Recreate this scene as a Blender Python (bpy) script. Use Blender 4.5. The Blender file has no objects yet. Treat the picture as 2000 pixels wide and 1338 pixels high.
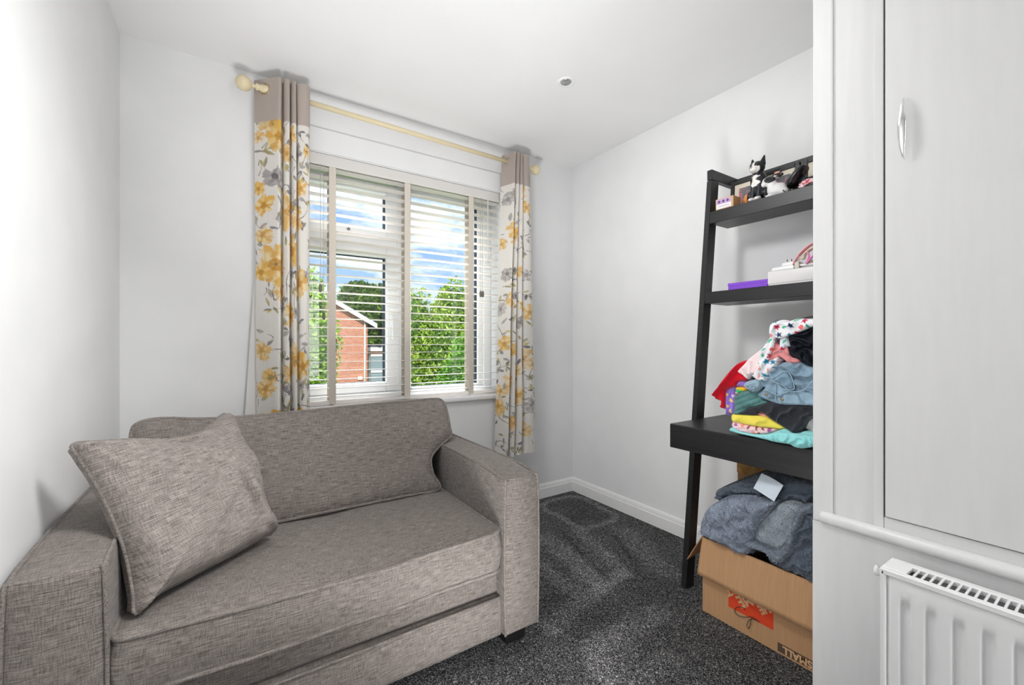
import bpy, bmesh, math, random
import numpy as np
from mathutils import Vector, Matrix

random.seed(7); RNG = np.random.default_rng(7)
S = bpy.context.scene
COL = S.collection
# ------------------------------------------------------------------ camera
FPX, CX, CY, CAMZ = 834.0, 1000.0, 669.0, 1.10
YAW = math.radians(33.5)
FW = np.array([math.sin(YAW), math.cos(YAW), 0.0]); RT = np.array([math.cos(YAW), -math.sin(YAW), 0.0])
cam_d = bpy.data.cameras.new('camera'); cam = bpy.data.objects.new('camera', cam_d); COL.objects.link(cam)
cam.location = (0, 0, CAMZ); cam.rotation_euler = (math.pi/2, 0, -YAW)
cam_d.sensor_width = 36; cam_d.lens = 36*FPX/2000; cam_d.clip_start = .03; cam_d.clip_end = 500
S.camera = cam
S.view_settings.view_transform = 'Standard'; S.view_settings.look = 'None'
S.view_settings.gamma = 1; S.view_settings.use_curve_mapping = False
S.view_settings.exposure = 0.0
# ------------------------------------------------------------------ sky
w = bpy.data.worlds.new('sky'); S.world = w; w.use_nodes = True
nt = w.node_tree; nt.nodes.clear()
def N(t, nt_, **k):
    n = nt_.nodes.new(t)
    for a, b in k.items():
        if a in n.inputs: n.inputs[a].default_value = b
        else: setattr(n, a, b)
    return n
_o = N('ShaderNodeOutputWorld', nt); _b = N('ShaderNodeBackground', nt); _b.inputs['Strength'].default_value = 1.75
_tc = N('ShaderNodeTexCoord', nt); _mp = N('ShaderNodeMapping', nt); _mp.inputs['Scale'].default_value = (1, 1, 2.2)
_nz = N('ShaderNodeTexNoise', nt); _nz.inputs['Scale'].default_value = 5.0; _nz.inputs['Detail'].default_value = 9; _nz.inputs['Roughness'].default_value = .58
_cr = N('ShaderNodeValToRGB', nt); _cr.color_ramp.elements[0].position = .44; _cr.color_ramp.elements[1].position = .60
_sx = N('ShaderNodeSeparateXYZ', nt); _gr = N('ShaderNodeValToRGB', nt)
_gr.color_ramp.elements[0].position = 0.0; _gr.color_ramp.elements[0].color = (.36, .50, .70, 1)
_gr.color_ramp.elements[1].position = .5; _gr.color_ramp.elements[1].color = (.075, .225, .58, 1)
_mx = N('ShaderNodeMixRGB', nt); _mx.inputs[2].default_value = (.80, .82, .86, 1)
L = nt.links.new
L(_tc.outputs['Generated'], _mp.inputs[0]); L(_mp.outputs[0], _nz.inputs['Vector']); L(_nz.outputs[0], _cr.inputs[0])
L(_tc.outputs['Generated'], _sx.inputs[0]); L(_sx.outputs[2], _gr.inputs[0])
L(_cr.outputs[0], _mx.inputs[0]); L(_gr.outputs[0], _mx.inputs[1]); L(_mx.outputs[0], _b.inputs[0]); L(_b.outputs[0], _o.inputs[0])
# ------------------------------------------------------------------ lamps
def lamp(name, kind, loc, energy, rot=(0, 0, 0), color=(1, 1, 1), **k):
    d = bpy.data.lights.new(name, kind); d.energy = energy; d.color = color
    for a, b in k.items(): setattr(d, a, b)
    o = bpy.data.objects.new(name, d); COL.objects.link(o); o.location = loc; o.rotation_euler = rot; return o
lamp('sun', 'SUN', (0, 0, 20), 5.0, (math.radians(48), 0, math.radians(-25)), (1, .95, .86), angle=math.radians(1))
#LIGHTS
# added fill lights, all out of the frame, standing for no real lamps
def aim(o, d): o.rotation_euler = Vector(d).to_track_quat('-Z', 'Y').to_euler(); return o
aim(lamp('rear_fill', 'AREA', (.85, -1.15, 1.30), 15.5, (0, 0, 0), (1, .995, .99), shape='RECTANGLE', size=.4, size_y=1.7), (-.15, 1, 0))  # added soft fill from behind the camera
lamp('overhead_fill', 'AREA', (.30, .95, 2.38), 3, (0, 0, 0), (1, .995, .99), shape='DISK', size=.6)  # added fill from overhead, no ceiling fitting there
aim(lamp('side_fill', 'SPOT', (.15, 1.30, 2.28), 66, (0, 0, 0), (1, .995, .99), spot_size=math.radians(105), spot_blend=1.0, shadow_soft_size=.18), (1.95, -.15, -1.25))  # added spot fill towards the right wall and alcove
aim(lamp('ceiling_fill', 'SPOT', (.15, .62, .25), 118, (0, 0, 0), (1, .995, .99), spot_size=math.radians(85), spot_blend=1.0, shadow_soft_size=.25), (.75, 1.05, 2.1))  # added spot from low down to brighten the ceiling
aim(lamp('low_fill', 'AREA', (.58, .80, .2), 4.4, (0, 0, 0), (1, .995, .99), shape='DISK', size=.25), (.55, .75, .45))  # added low fill aimed at the alcove, unseen
aim(lamp('left_wall_fill', 'SPOT', (.75, .10, 2.25), 165, (0, 0, 0), (1, .995, .99), spot_size=math.radians(80), spot_blend=1.0, shadow_soft_size=.2), (-1.1, .75, -1.1))  # added spot fill brightening the left wall and sofa
aim(lamp('window_fill', 'AREA', (.87, 4.3, 4.3), 850, (0, 0, 0), (.96, .98, 1), shape='RECTANGLE', size=3.0, size_y=1.6), (0, -1.9, -2.5))  # added light outside above the window, boosts daylight on blind and sill

# ------------------------------------------------------------------ helpers
def srgb(r, g=None, b=None):
    if g is None: r, g, b = r
    c = np.array([r, g, b], float)/255
    return np.where(c <= .04045, c/12.92, ((c+.055)/1.055)**2.4)
def s4(*c): return (*srgb(*c), 1.0)
def ray(px, py):
    d = FW + RT*((px-CX)/FPX); d = d.copy(); d[2] = (CY-py)/FPX; return d
def hitX(px, py, X): d = ray(px, py); t = X/d[0]; return np.array([X, d[1]*t, CAMZ+d[2]*t])
def hitY(px, py, Y): d = ray(px, py); t = Y/d[1]; return np.array([d[0]*t, Y, CAMZ+d[2]*t])
def hitZ(px, py, Z): d = ray(px, py); t = (Z-CAMZ)/d[2]; return np.array([d[0]*t, d[1]*t, Z])
def hitP(px, py, P, n):
    d = ray(px, py); o = np.array([0, 0, CAMZ]); t = np.dot(np.array(P)-o, n)/np.dot(d, n); return o+d*t

def tag(o, label=None, cat=None, group=None, kind=None):
    if label: o['label'] = label
    if cat: o['category'] = cat
    if group: o['group'] = group
    if kind: o['kind'] = kind
    return o
def empty(name, loc=(0, 0, 0), label=None, cat=None, group=None, kind=None, rz=0):
    o = bpy.data.objects.new(name, None); COL.objects.link(o); o.location = loc; o.rotation_euler.z = rz
    o.empty_display_size = .05
    return tag(o, label, cat, group, kind)
def mk(name, V, F, mat, parent=None, smooth=False, uv=None, col=None, sharp=None):
    """world-space mesh; a parent Empty's offset is taken off"""
    me = bpy.data.meshes.new(name)
    V = np.asarray(V, float)
    if parent is not None:
        V = V - np.array(world_loc(parent))
    me.from_pydata([tuple(v) for v in V], [], [tuple(int(i) for i in f) for f in F])
    me.update()
    fin(me, smooth, uv, col)
    me.materials.append(mat)
    o = bpy.data.objects.new(name, me); COL.objects.link(o)
    if parent is not None: o.parent = parent
    return o
def world_loc(p):
    l = Vector((0, 0, 0))
    while p is not None: l = l + Vector(p.location); p = p.parent
    return l
def fin(me, smooth, uv=None, col=None):
    n = len(me.polygons)
    me.polygons.foreach_set('use_smooth', [bool(smooth)]*n)
    ul = me.uv_layers.new(name='UVMap')
    nl = len(me.loops); li = np.empty(nl, np.int32); me.loops.foreach_get('vertex_index', li)
    if uv is None:
        co = np.empty(len(me.vertices)*3); me.vertices.foreach_get('co', co); co = co.reshape(-1, 3)
        nn = np.empty(n*3); me.polygons.foreach_get('normal', nn); nn = np.abs(nn.reshape(-1, 3)); ax = nn.argmax(1)
        tot = np.empty(n, np.int32); me.polygons.foreach_get('loop_total', tot)
        la = np.repeat(ax, tot); c = co[li]
        u = np.where(la == 0, c[:, 1], c[:, 0]); v = np.where(la == 2, c[:, 1], c[:, 2])
        arr = np.stack([u, v], 1)
    else: arr = np.asarray(uv)[li]
    ul.data.foreach_set('uv', arr.astype(np.float32).ravel())
    if col is not None:
        ca = me.color_attributes.new('Col', 'FLOAT_COLOR', 'POINT')
        c4 = np.ones((len(me.vertices), 4), np.float32); c4[:, :3] = col
        ca.data.foreach_set('color', c4.ravel())
def bm_obj(name, bm, mat, parent=None, smooth=False):
    bmesh.ops.recalc_face_normals(bm, faces=bm.faces)
    V = [v.co[:] for v in bm.verts]; bm.verts.index_update()
    F = [[v.index for v in f.verts] for f in bm.faces]; bm.free()
    return mk(name, V, F, mat, parent, smooth)
def add_box(bm, x0, x1, y0, y1, z0, z1, bev=0, seg=2, M=None):
    r = bmesh.ops.create_cube(bm, size=1)
    vs = r['verts']
    for v in vs:
        v.co = Vector(((x0+x1)/2+v.co.x*(x1-x0), (y0+y1)/2+v.co.y*(y1-y0), (z0+z1)/2+v.co.z*(z1-z0)))
    if bev:
        es = list({e for v in vs for e in v.link_edges})
        r = bmesh.ops.bevel(bm, geom=es, offset=bev, segments=seg, affect='EDGES', profile=.5)
        vs = list({v for f in r['faces'] for v in f.verts} | {v for v in vs if v.is_valid})
    if M is not None:
        for v in vs: v.co = M @ v.co
    return vs
def box(name, x0, x1, y0, y1, z0, z1, mat, parent=None, bev=0, seg=2, smooth=None, M=None):
    bm = bmesh.new(); add_box(bm, x0, x1, y0, y1, z0, z1, bev, seg, M)
    return bm_obj(name, bm, mat, parent, bool(bev and seg > 1 and bev > .01) if smooth is None else smooth)
def boxes(name, L_, mat, parent=None, bev=0, seg=1):
    bm = bmesh.new()
    for b in L_: add_box(bm, *b, bev=bev, seg=seg)
    return bm_obj(name, bm, mat, parent)
def tube(pts, r, n=8, closed=False, cap=True):
    P = [Vector(p) for p in pts]; V = []; F = []
    m = len(P); up = None
    rr = r if hasattr(r, '__len__') else [r]*m
    for i in range(m):
        a = P[(i-1) % m] if (closed or i > 0) else P[i]; b = P[(i+1) % m] if (closed or i < m-1) else P[i]
        t = (b-a).normalized() if (b-a).length > 1e-9 else Vector((0, 0, 1))
        if up is None: up = Vector((0, 0, 1)) if abs(t.z) < .9 else Vector((1, 0, 0))
        s = t.cross(up).normalized(); up = s.cross(t).normalized()
        for k in range(n):
            an = 2*math.pi*k/n; V.append(tuple(P[i]+(s*math.cos(an)+up*math.sin(an))*rr[i]))
    for i in range(m if closed else m-1):
        j = (i+1) % m
        for k in range(n): F.append((i*n+k, i*n+(k+1) % n, j*n+(k+1) % n, j*n+k))
    if cap and not closed:
        F.append(tuple(range(n-1, -1, -1))); F.append(tuple((m-1)*n+k for k in range(n)))
    return V, F
def tubes(name, paths, r, mat, parent=None, n=8, closed=False):
    V = []; F = []
    for p in paths:
        v, f = tube(p, r, n, closed); o = len(V); V += v; F += [tuple(i+o for i in q) for q in f]
    return mk(name, V, F, mat, parent, True)
def crom(pts, k=8, closed=False):
    P = [np.array(p, float) for p in pts]; n = len(P); out = []
    for i in range(n if closed else n-1):
        g = (lambda j: P[j % n]) if closed else (lambda j: P[min(max(j, 0), n-1)])
        a, b, c, d = g(i-1), g(i), g(i+1), g(i+2)
        for s in range(k):
            t = s/k
            out.append(.5*((2*b)+(-a+c)*t+(2*a-5*b+4*c-d)*t*t+(-a+3*b-3*c+d)*t**3))
    if not closed: out.append(P[-1])
    return np.array(out)
def lathe(profile, c, axis='Z', n=24):
    V = []; F = []
    for (r, h) in profile:
        for k in range(n):
            a = 2*math.pi*k/n; p, q = r*math.cos(a), r*math.sin(a)
            V.append({'Z': (c[0]+p, c[1]+q, c[2]+h), 'X': (c[0]+h, c[1]+p, c[2]+q), 'Y': (c[0]+p, c[1]+h, c[2]+q)}[axis])
    m = len(profile)
    for i in range(m-1):
        for k in range(n): F.append((i*n+k, i*n+(k+1) % n, (i+1)*n+(k+1) % n, (i+1)*n+k))
    F.append(tuple(range(n))); F.append(tuple((m-1)*n+k for k in range(n)))
    return V, F
# numpy value noise
_T = RNG.random((257, 257))
def vn(x, y, o=3):
    x = np.asarray(x, float); y = np.asarray(y, float); s = 0; a = .5; tot = 0
    for i in range(o):
        xi = np.floor(x).astype(int); yi = np.floor(y).astype(int); fx = x-xi; fy = y-yi
        fx = fx*fx*(3-2*fx); fy = fy*fy*(3-2*fy); g = lambda p, q: _T[p % 256, q % 256]
        s = s+a*((g(xi, yi)*(1-fx)+g(xi+1, yi)*fx)*(1-fy)+(g(xi, yi+1)*(1-fx)+g(xi+1, yi+1)*fx)*fy)
        tot += a; a *= .5; x = x*2+17.3; y = y*2+5.1
    return s/tot
def sdist(P, poly):
    """signed distance (inside +) and nearest point"""
    A = poly; B = np.roll(poly, -1, 0); best = np.full(len(P), 1e9); near = np.zeros_like(P); ins = np.zeros(len(P), bool)
    for a, b in zip(A, B):
        ab = b-a; l = max(ab@ab, 1e-14); t = np.clip(((P-a)@ab)/l, 0, 1); q = a+t[:, None]*ab; d = ((P-q)**2).sum(1)
        m = d < best; best[m] = d[m]; near[m] = q[m]
        c = ((a[1] > P[:, 1]) != (b[1] > P[:, 1]))
        if abs(b[1]-a[1]) > 1e-14: ins ^= c & (P[:, 0] < (b[0]-a[0])*(P[:, 1]-a[1])/(b[1]-a[1])+a[0])
    d = np.sqrt(best); return np.where(ins, d, -d), near
def inflate(poly, h, e, bulge, R, mapf, wrinkle=None, back=None, sharp=False, backbulge=None, backw=None):
    """soft solid inside a 2D outline. e: half thickness at the rim, bulge over distance R; mapf(u,v,w)->xyz. Returns V,F,uv2,front mask"""
    poly = np.array(poly, float); lo = poly.min(0)-h; hi = poly.max(0)+h
    nu = int((hi[0]-lo[0])/h)+2; nv = int((hi[1]-lo[1])/h)+2
    U, W = np.meshgrid(lo[0]+np.arange(nu)*h, lo[1]+np.arange(nv)*h, indexing='ij'); P = np.stack([U.ravel(), W.ravel()], 1)
    d, near = sdist(P, poly); keep = d > -.72*h; snap = keep & (d < .35*h)
    P[snap] = near[snap]; d[snap] = 0
    idx = -np.ones(len(P), int)
    K = keep.reshape(nu, nv)
    q = K[:-1, :-1] & K[1:, :-1] & K[1:, 1:] & K[:-1, 1:]
    ii, jj = np.nonzero(q); a = ii*nv+jj; quads = np.stack([a, a+nv, a+nv+1, a+1], 1)
    # keep quads whose centre is inside
    cen = P[quads].mean(1); dc, _ = sdist(cen, poly); quads = quads[dc > -.05*h]
    used = np.unique(quads); idx[used] = np.arange(len(used)); P = P[used]; d = d[used]; quads = idx[quads]
    # boundary verts not snapped -> snap
    E = np.concatenate([quads[:, [0, 1]], quads[:, [1, 2]], quads[:, [2, 3]], quads[:, [3, 0]]])
    Es = np.sort(E, 1); _, inv, cnt = np.unique(Es, axis=0, return_inverse=True, return_counts=True); inv = inv.ravel()
    bE = E[cnt[inv] == 1]; bv = np.unique(bE)
    _, nb = sdist(P[bv], poly); P[bv] = nb; d[bv] = 0
    prof = np.sqrt(1-(1-np.clip(d/R, 0, 1))**2)
    wf = e+bulge*prof; wb = -(e if backw is None else backw)-(bulge if backbulge is None else backbulge)*prof
    if wrinkle is not None:
        wr = wrinkle(P[:, 0], P[:, 1], d); wf = wf+wr
        if back is None: wb = wb-wr*.3
    n = len(P)
    Vf = mapf(P[:, 0], P[:, 1], wf); Vb = mapf(P[:, 0], P[:, 1], wb)
    V = [Vf, Vb]; UV = [P, P+[3.1, 1.7]]; F = [quads[:, ::-1]] if False else [quads]; F.append(quads[:, ::-1]+n)
    rings = 5; base = 2*n; m = {v: k for k, v in enumerate(bv)}; nb_ = len(bv)
    per = np.arctan2(P[bv, 1]-P[:, 1].mean(), P[bv, 0]-P[:, 0].mean())
    fb = wf[bv]; bb = wb[bv]; cx = P.mean(0); out = P[bv]-cx; out /= np.linalg.norm(out, axis=1)[:, None]+1e-9
    e2 = (fb-bb); k0 = base
    start = 0 if sharp else 1; rr = list(range(start, rings+1 if sharp else rings))
    for k in rr:
        t = k/rings; bl = math.sin(math.pi*t)*(.10 if sharp else .12)
        o = out*(np.minimum(e2, .1)*bl)[:, None]
        V.append(mapf(P[bv, 0]+o[:, 0], P[bv, 1]+o[:, 1], fb*(1-t)+bb*t)); 
        UV.append(np.stack([P[bv, 0]+P[bv, 1]*.7, -(fb*(1-t)+bb*t)], 1))
    def vid(v, k):
        if sharp: return k0+rr.index(k)*nb_+m[v]
        if k == 0: return v
        if k == rings: return v+n
        return k0+rr.index(k)*nb_+m[v]
    side = []
    for a_, b_ in bE:
        for k in range(rings): side.append((vid(b_, k), vid(a_, k), vid(a_, k+1), vid(b_, k+1)))
    V = np.concatenate(V); UV = np.concatenate(UV); F = [tuple(f) for f in np.concatenate(F)]+side
    return V, F, UV, P, n, wf

# ------------------------------------------------------------------ materials
def mat(name, base=(.8, .8, .8), rough=.5, metal=0, spec=.5, attr=False):
    m = bpy.data.materials.new(name); m.use_nodes = True; b = m.node_tree.nodes['Principled BSDF']
    b.inputs['Base Color'].default_value = (*base[:3], 1); b.inputs['Roughness'].default_value = rough
    b.inputs['Metallic'].default_value = metal; b.inputs['Specular IOR Level'].default_value = spec
    if attr:
        a = N('ShaderNodeAttribute', m.node_tree); a.attribute_name = 'Col'; m.node_tree.links.new(a.outputs['Color'], b.inputs['Base Color'])
    return m
def noise_mat(name, c1, c2, scale, rough=.5, bump=0, bscale=None, stretch=(1, 1, 1), coord='Object', spec=.5, detail=4, lo=.3, hi=.7, dist=.001):
    m = mat(name, c1, rough, spec=spec); t = m.node_tree; b = t.nodes['Principled BSDF']
    tc = N('ShaderNodeTexCoord', t); mp = N('ShaderNodeMapping', t); mp.inputs['Scale'].default_value = stretch
    nz = N('ShaderNodeTexNoise', t); nz.inputs['Scale'].default_value = scale; nz.inputs['Detail'].default_value = detail
    cr = N('ShaderNodeValToRGB', t); cr.color_ramp.elements[0].position = lo; cr.color_ramp.elements[1].position = hi
    cr.color_ramp.elements[0].color = (*c1[:3], 1); cr.color_ramp.elements[1].color = (*c2[:3], 1)
    t.links.new(tc.outputs[coord], mp.inputs[0]); t.links.new(mp.outputs[0], nz.inputs['Vector']); t.links.new(nz.outputs[0], cr.inputs[0]); t.links.new(cr.outputs[0], b.inputs['Base Color'])
    if bump:
        n2 = N('ShaderNodeTexNoise', t); n2.inputs['Scale'].default_value = bscale or scale; n2.inputs['Detail'].default_value = detail
        bp = N('ShaderNodeBump', t); bp.inputs['Strength'].default_value = bump; bp.inputs['Distance'].default_value = dist
        t.links.new(mp.outputs[0], n2.inputs['Vector']); t.links.new(n2.outputs[0], bp.inputs['Height']); t.links.new(bp.outputs[0], b.inputs['Normal'])
    return m
WALL = noise_mat('wall_paint', (.80, .805, .81), (.83, .833, .838), 6, .85, .10, 260, spec=.2)
CEIL = noise_mat('ceiling_paint', (.84, .84, .84), (.86, .86, .86), 3, .9, .08, 200, spec=.2)
GLOSS = noise_mat('white_gloss_paint', (.83, .83, .828), (.86, .86, .858), 12, .32, .12, 60, stretch=(6, 6, .6))
CUPB = noise_mat('cupboard_gloss_paint', (.70, .70, .70), (.73, .73, .73), 12, .34, .12, 60, stretch=(6, 6, .6))
DOORM = noise_mat('door_paint', (.69, .69, .687), (.72, .72, .717), 10, .42, .15, 50, stretch=(5, 5, .6))
UPVC = mat('white_upvc', (.87, .875, .88), .25)
RADM = mat('radiator_enamel', (.87, .87, .87), .3)
DARK = mat('door_gap_shade', (.05, .05, .055), .8)
GASK = mat('rubber_gasket', (.02, .025, .045), .6)
CHROME = mat('chrome', (.85, .85, .86), .12, 1)
def translucent(m, f, c):
    t = m.node_tree; b = t.nodes['Principled BSDF']; tr = N('ShaderNodeBsdfTranslucent', t); tr.inputs[0].default_value = (*c, 1); ms = N('ShaderNodeMixShader', t); ms.inputs[0].default_value = f
    t.links.new(b.outputs[0], ms.inputs[1]); t.links.new(tr.outputs[0], ms.inputs[2]); t.links.new(ms.outputs[0], t.nodes['Material Output'].inputs[0]); return m
SLATM = translucent(mat('blind_slat_white', (.93, .92, .90), .35), .35, (.95, .88, .84))
TAPEM = noise_mat('ladder_tape_cloth', s4(222, 214, 202), s4(206, 198, 186), 300, .85, .2)
CORDM = mat('blind_cord', s4(200, 196, 190), .8)
TASS = mat('tassel_wood', s4(120, 112, 104), .5)
POLEM = mat('cream_pole', s4(226, 212, 176), .42)
EYEM = mat('eyelet_brass', s4(190, 170, 130), .25, 1)
CLOTH = None
def cloth_mat(name, bscale=900, rough=.9, bump=.25, sheen=.3, trans=0):
    m = mat(name, rough=rough, attr=True, spec=.15); t = m.node_tree; b = t.nodes['Principled BSDF']
    tc = N('ShaderNodeTexCoord', t); n2 = N('ShaderNodeTexNoise', t); n2.inputs['Scale'].default_value = bscale
    bp = N('ShaderNodeBump', t); bp.inputs['Strength'].default_value = bump; bp.inputs['Distance'].default_value = .0008
    t.links.new(tc.outputs['UV'], n2.inputs['Vector']); t.links.new(n2.outputs[0], bp.inputs['Height']); t.links.new(bp.outputs[0], b.inputs['Normal'])
    b.inputs['Sheen Weight'].default_value = sheen
    if trans:
        tr = N('ShaderNodeBsdfTranslucent', t); ms = N('ShaderNodeMixShader', t); ms.inputs[0].default_value = trans
        a = [n for n in t.nodes if n.type == 'ATTRIBUTE'][0]; t.links.new(a.outputs['Color'], tr.inputs[0])
        t.links.new(b.outputs[0], ms.inputs[1]); t.links.new(tr.outputs[0], ms.inputs[2]); t.links.new(ms.outputs[0], t.nodes['Material Output'].inputs[0])
    return m
CLOTH = cloth_mat('printed_cloth'); CURT = cloth_mat('curtain_cloth', 700, .9, .2, .1, .18)
# sofa linen
def linen(name, k=1.0):
    m = mat(name, (.3, .28, .26), .95, spec=.1); t = m.node_tree; b = t.nodes['Principled BSDF']; tc = N('ShaderNodeTexCoord', t)
    def streak(sx, sy, det=3):
        mp = N('ShaderNodeMapping', t); mp.inputs['Scale'].default_value = (sx, sy, 1); nz = N('ShaderNodeTexNoise', t)
        nz.inputs['Scale'].default_value = 1; nz.inputs['Detail'].default_value = det; t.links.new(tc.outputs['UV'], mp.inputs[0]); t.links.new(mp.outputs[0], nz.inputs['Vector']); return nz
    a = streak(26, 380); c = streak(420, 40); f = streak(700, 700, 1)
    def math_(op, x, y):
        n = N('ShaderNodeMath', t); n.operation = op
        for i, q in enumerate((x, y)):
            if isinstance(q, (int, float)): n.inputs[i].default_value = q
            else: t.links.new(q, n.inputs[i])
        return n.outputs[0]
    s = math_('ADD', math_('ADD', math_('MULTIPLY', a.outputs[0], .42), math_('MULTIPLY', c.outputs[0], .25)), math_('MULTIPLY', f.outputs[0], .33))
    cr = N('ShaderNodeValToRGB', t); E = cr.color_ramp.elements; E[0].position = .385; E[1].position = .625
    E[0].color = (.115*k, .099*k, .089*k, 1); E[1].color = (.48*k, .428*k, .392*k, 1)
    t.links.new(s, cr.inputs[0]); t.links.new(cr.outputs[0], b.inputs['Base Color'])
    bp = N('ShaderNodeBump', t); bp.inputs['Strength'].default_value = .5; bp.inputs['Distance'].default_value = .0012
    t.links.new(s, bp.inputs['Height']); t.links.new(bp.outputs[0], b.inputs['Normal']); b.inputs['Sheen Weight'].default_value = .15
    return m
LINEN = linen('grey_linen_upholstery', .63); LINEN2 = linen('grey_linen_cushion', .80); PIPE = linen('grey_linen_piping', .66)
BLACKW = noise_mat('black_brown_wood', s4(27, 27, 29), s4(40, 39, 41), 3, .38, .15, 40, stretch=(8, 1, 30), spec=.45)
LEGW = mat('black_leg', s4(18, 17, 18), .5)
CARD = noise_mat('kraft_cardboard', s4(172, 133, 97), s4(184, 145, 108), 20, .85, .25, 70, stretch=(1, 12, .4), spec=.15, dist=.002)
CARDI = mat('cardboard_inside', s4(176, 132, 92), .9)
def glass_mat():
    m = bpy.data.materials.new('window_glass'); m.use_nodes = True; t = m.node_tree; t.nodes.clear()
    o = N('ShaderNodeOutputMaterial', t); tr = N('ShaderNodeBsdfTransparent', t); gl = N('ShaderNodeBsdfGlossy', t); gl.inputs['Roughness'].default_value = 0.0
    lw = N('ShaderNodeLayerWeight', t); pw = N('ShaderNodeMath', t); pw.operation = 'POWER'; pw.inputs[1].default_value = 5; t.links.new(lw.outputs['Facing'], pw.inputs[0])
    fr = N('ShaderNodeMath', t); fr.operation = 'MULTIPLY_ADD'; fr.inputs[1].default_value = .8; fr.inputs[2].default_value = .035; t.links.new(pw.outputs[0], fr.inputs[0]); ms = N('ShaderNodeMixShader', t)
    tr.inputs[0].default_value = (.96, .98, .97, 1)
    t.links.new(fr.outputs[0], ms.inputs[0]); t.links.new(tr.outputs[0], ms.inputs[1]); t.links.new(gl.outputs[0], ms.inputs[2]); t.links.new(ms.outputs[0], o.inputs[0]); return m
GLASS = glass_mat()

# ------------------------------------------------------------------ room shell
XL, XR, YB, YF, ZC, XB, YE = -.385, 2.14, 2.41, -1.25, 2.40, 1.10, .43
WX0, WX1, WZ0, WZ1 = .235, 1.503, .765, 2.092
st = lambda o: tag(o, kind='structure')
# carpet
def carpet():
    res = .0125; xs = np.arange(XL-.02, XR+.05, res); ys = np.arange(YF-.05, YB+.05, res)
    X, Y = np.meshgrid(xs, ys, indexing='ij'); P = np.stack([X.ravel(), Y.ravel()], 1)
    # worn / brushed pile lanes, given on the floor (metres), measured from the photograph
    z5 = lambda x, y: hitZ(980+x/2.921, 880+y/2.921, 0)[:2]
    g = np.ones(len(P))
    def lane(pts, wd, amp, soft=.6):
        nonlocal g
        q = np.array([z5(*p) for p in pts]); best = np.full(len(P), 9.)
        for a, b in zip(q[:-1], q[1:]):
            ab = b-a; t = np.clip(((P-a)@ab)/(ab@ab), 0, 1); best = np.minimum(best, np.linalg.norm(P-(a+t[:, None]*ab), axis=1))
        nz = vn(P[:, 0]*14, P[:, 1]*14)*.6+.5
        g += amp*np.clip((wd-best)/(wd*soft), 0, 1)*nz
    ring = [(230, 310), (280, 285), (400, 260), (470, 270), (560, 325), (650, 365), (645, 395), (550, 428), (480, 445), (420, 430), (340, 380), (250, 340), (230, 310)]
    lane(ring, .030, 1.0)
    lane([(320, 330), (420, 300), (520, 370), (430, 350)], .12, -.15)
    lane([(430, 450), (600, 600), (690, 700)], .055, .8); lane([(250, 500), (420, 640), (560, 760)], .075, .75)
    lane([(690, 700), (560, 790), (400, 900), (280, 1010)], .06, .8); lane([(500, 640), (480, 800)], .09, .35)
    lane([(700, 460), (790, 540), (930, 680)], .10, .5); lane([(880, 930), (700, 1040), (520, 1130), (600, 1300)], .07, .75)
    lane([(600, 1100), (640, 1338)], .12, .4); lane([(220, 650), (330, 740), (400, 800)], .05, .7)
    lane([(950, 1190), (800, 1320)], .06, .5); lane([(640, 480), (740, 620)], .02, -.4); lane([(350, 470), (600, 740)], .018, -.4)
    g += (vn(P[:, 0]*5, P[:, 1]*5)-.5)*.4
    g = np.clip(g, .6, 2.2)
    n0, n1 = len(xs), len(ys); i, j = np.meshgrid(np.arange(n0-1), np.arange(n1-1), indexing='ij'); a = (i*n1+j).ravel()
    F = np.stack([a, a+n1, a+n1+1, a+1], 1); V = np.column_stack([P, np.zeros(len(P))])
    m = mat('carpet_pile', rough=1, spec=.05, attr=True); t = m.node_tree; b = t.nodes['Principled BSDF']; at = [n for n in t.nodes if n.type == 'ATTRIBUTE'][0]
    tc = N('ShaderNodeTexCoord', t)
    wn = N('ShaderNodeTexNoise', t); wn.inputs['Scale'].default_value = 90; mixv = N('ShaderNodeMixRGB', t); mixv.inputs[0].default_value = .03
    t.links.new(tc.outputs['Object'], wn.inputs['Vector']); t.links.new(tc.outputs['Object'], mixv.inputs[1]); t.links.new(wn.outputs['Color'], mixv.inputs[2])
    nz = N('ShaderNodeTexNoise', t); nz.inputs['Scale'].default_value = 210; nz.inputs['Detail'].default_value = 3; nz.inputs['Roughness'].default_value = .7
    t.links.new(mixv.outputs[0], nz.inputs['Vector'])
    cr = N('ShaderNodeValToRGB', t); E = cr.color_ramp.elements; E[0].position = .36; E[0].color = (.006, .006, .007, 1); E[1].position = .66; E[1].color = (.54, .535, .53, 1)
    e = cr.color_ramp.elements.new(.52); e.color = (.042, .042, .045, 1)
    t.links.new(nz.outputs[0], cr.inputs[0]); mu = N('ShaderNodeMixRGB', t); mu.blend_type = 'MULTIPLY'; mu.inputs[0].default_value = 1
    t.links.new(cr.outputs[0], mu.inputs[1]); t.links.new(at.outputs['Color'], mu.inputs[2]); t.links.new(mu.outputs[0], b.inputs['Base Color'])
    bp = N('ShaderNodeBump', t); bp.inputs['Strength'].default_value = .8; bp.inputs['Distance'].default_value = .004; t.links.new(nz.outputs[0], bp.inputs['Height']); t.links.new(bp.outputs[0], b.inputs['Normal'])
    return st(mk('floor', V, F, m, col=np.repeat(g[:, None], 3, 1)))
carpet()
st(box('ceiling', XL-.2, XR+.2, YF-.2, YB+.3, ZC, ZC+.15, CEIL))
st(box('wall_left', XL-.2, XL, YF-.2, YB+.3, -.05, ZC, WALL))
st(box('wall_right', XR, XR+.2, YF-.2, YB+.3, -.05, ZC, WALL))
st(box('wall_front', XL, XR, YF-.2, YF, -.05, ZC, WALL))
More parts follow.
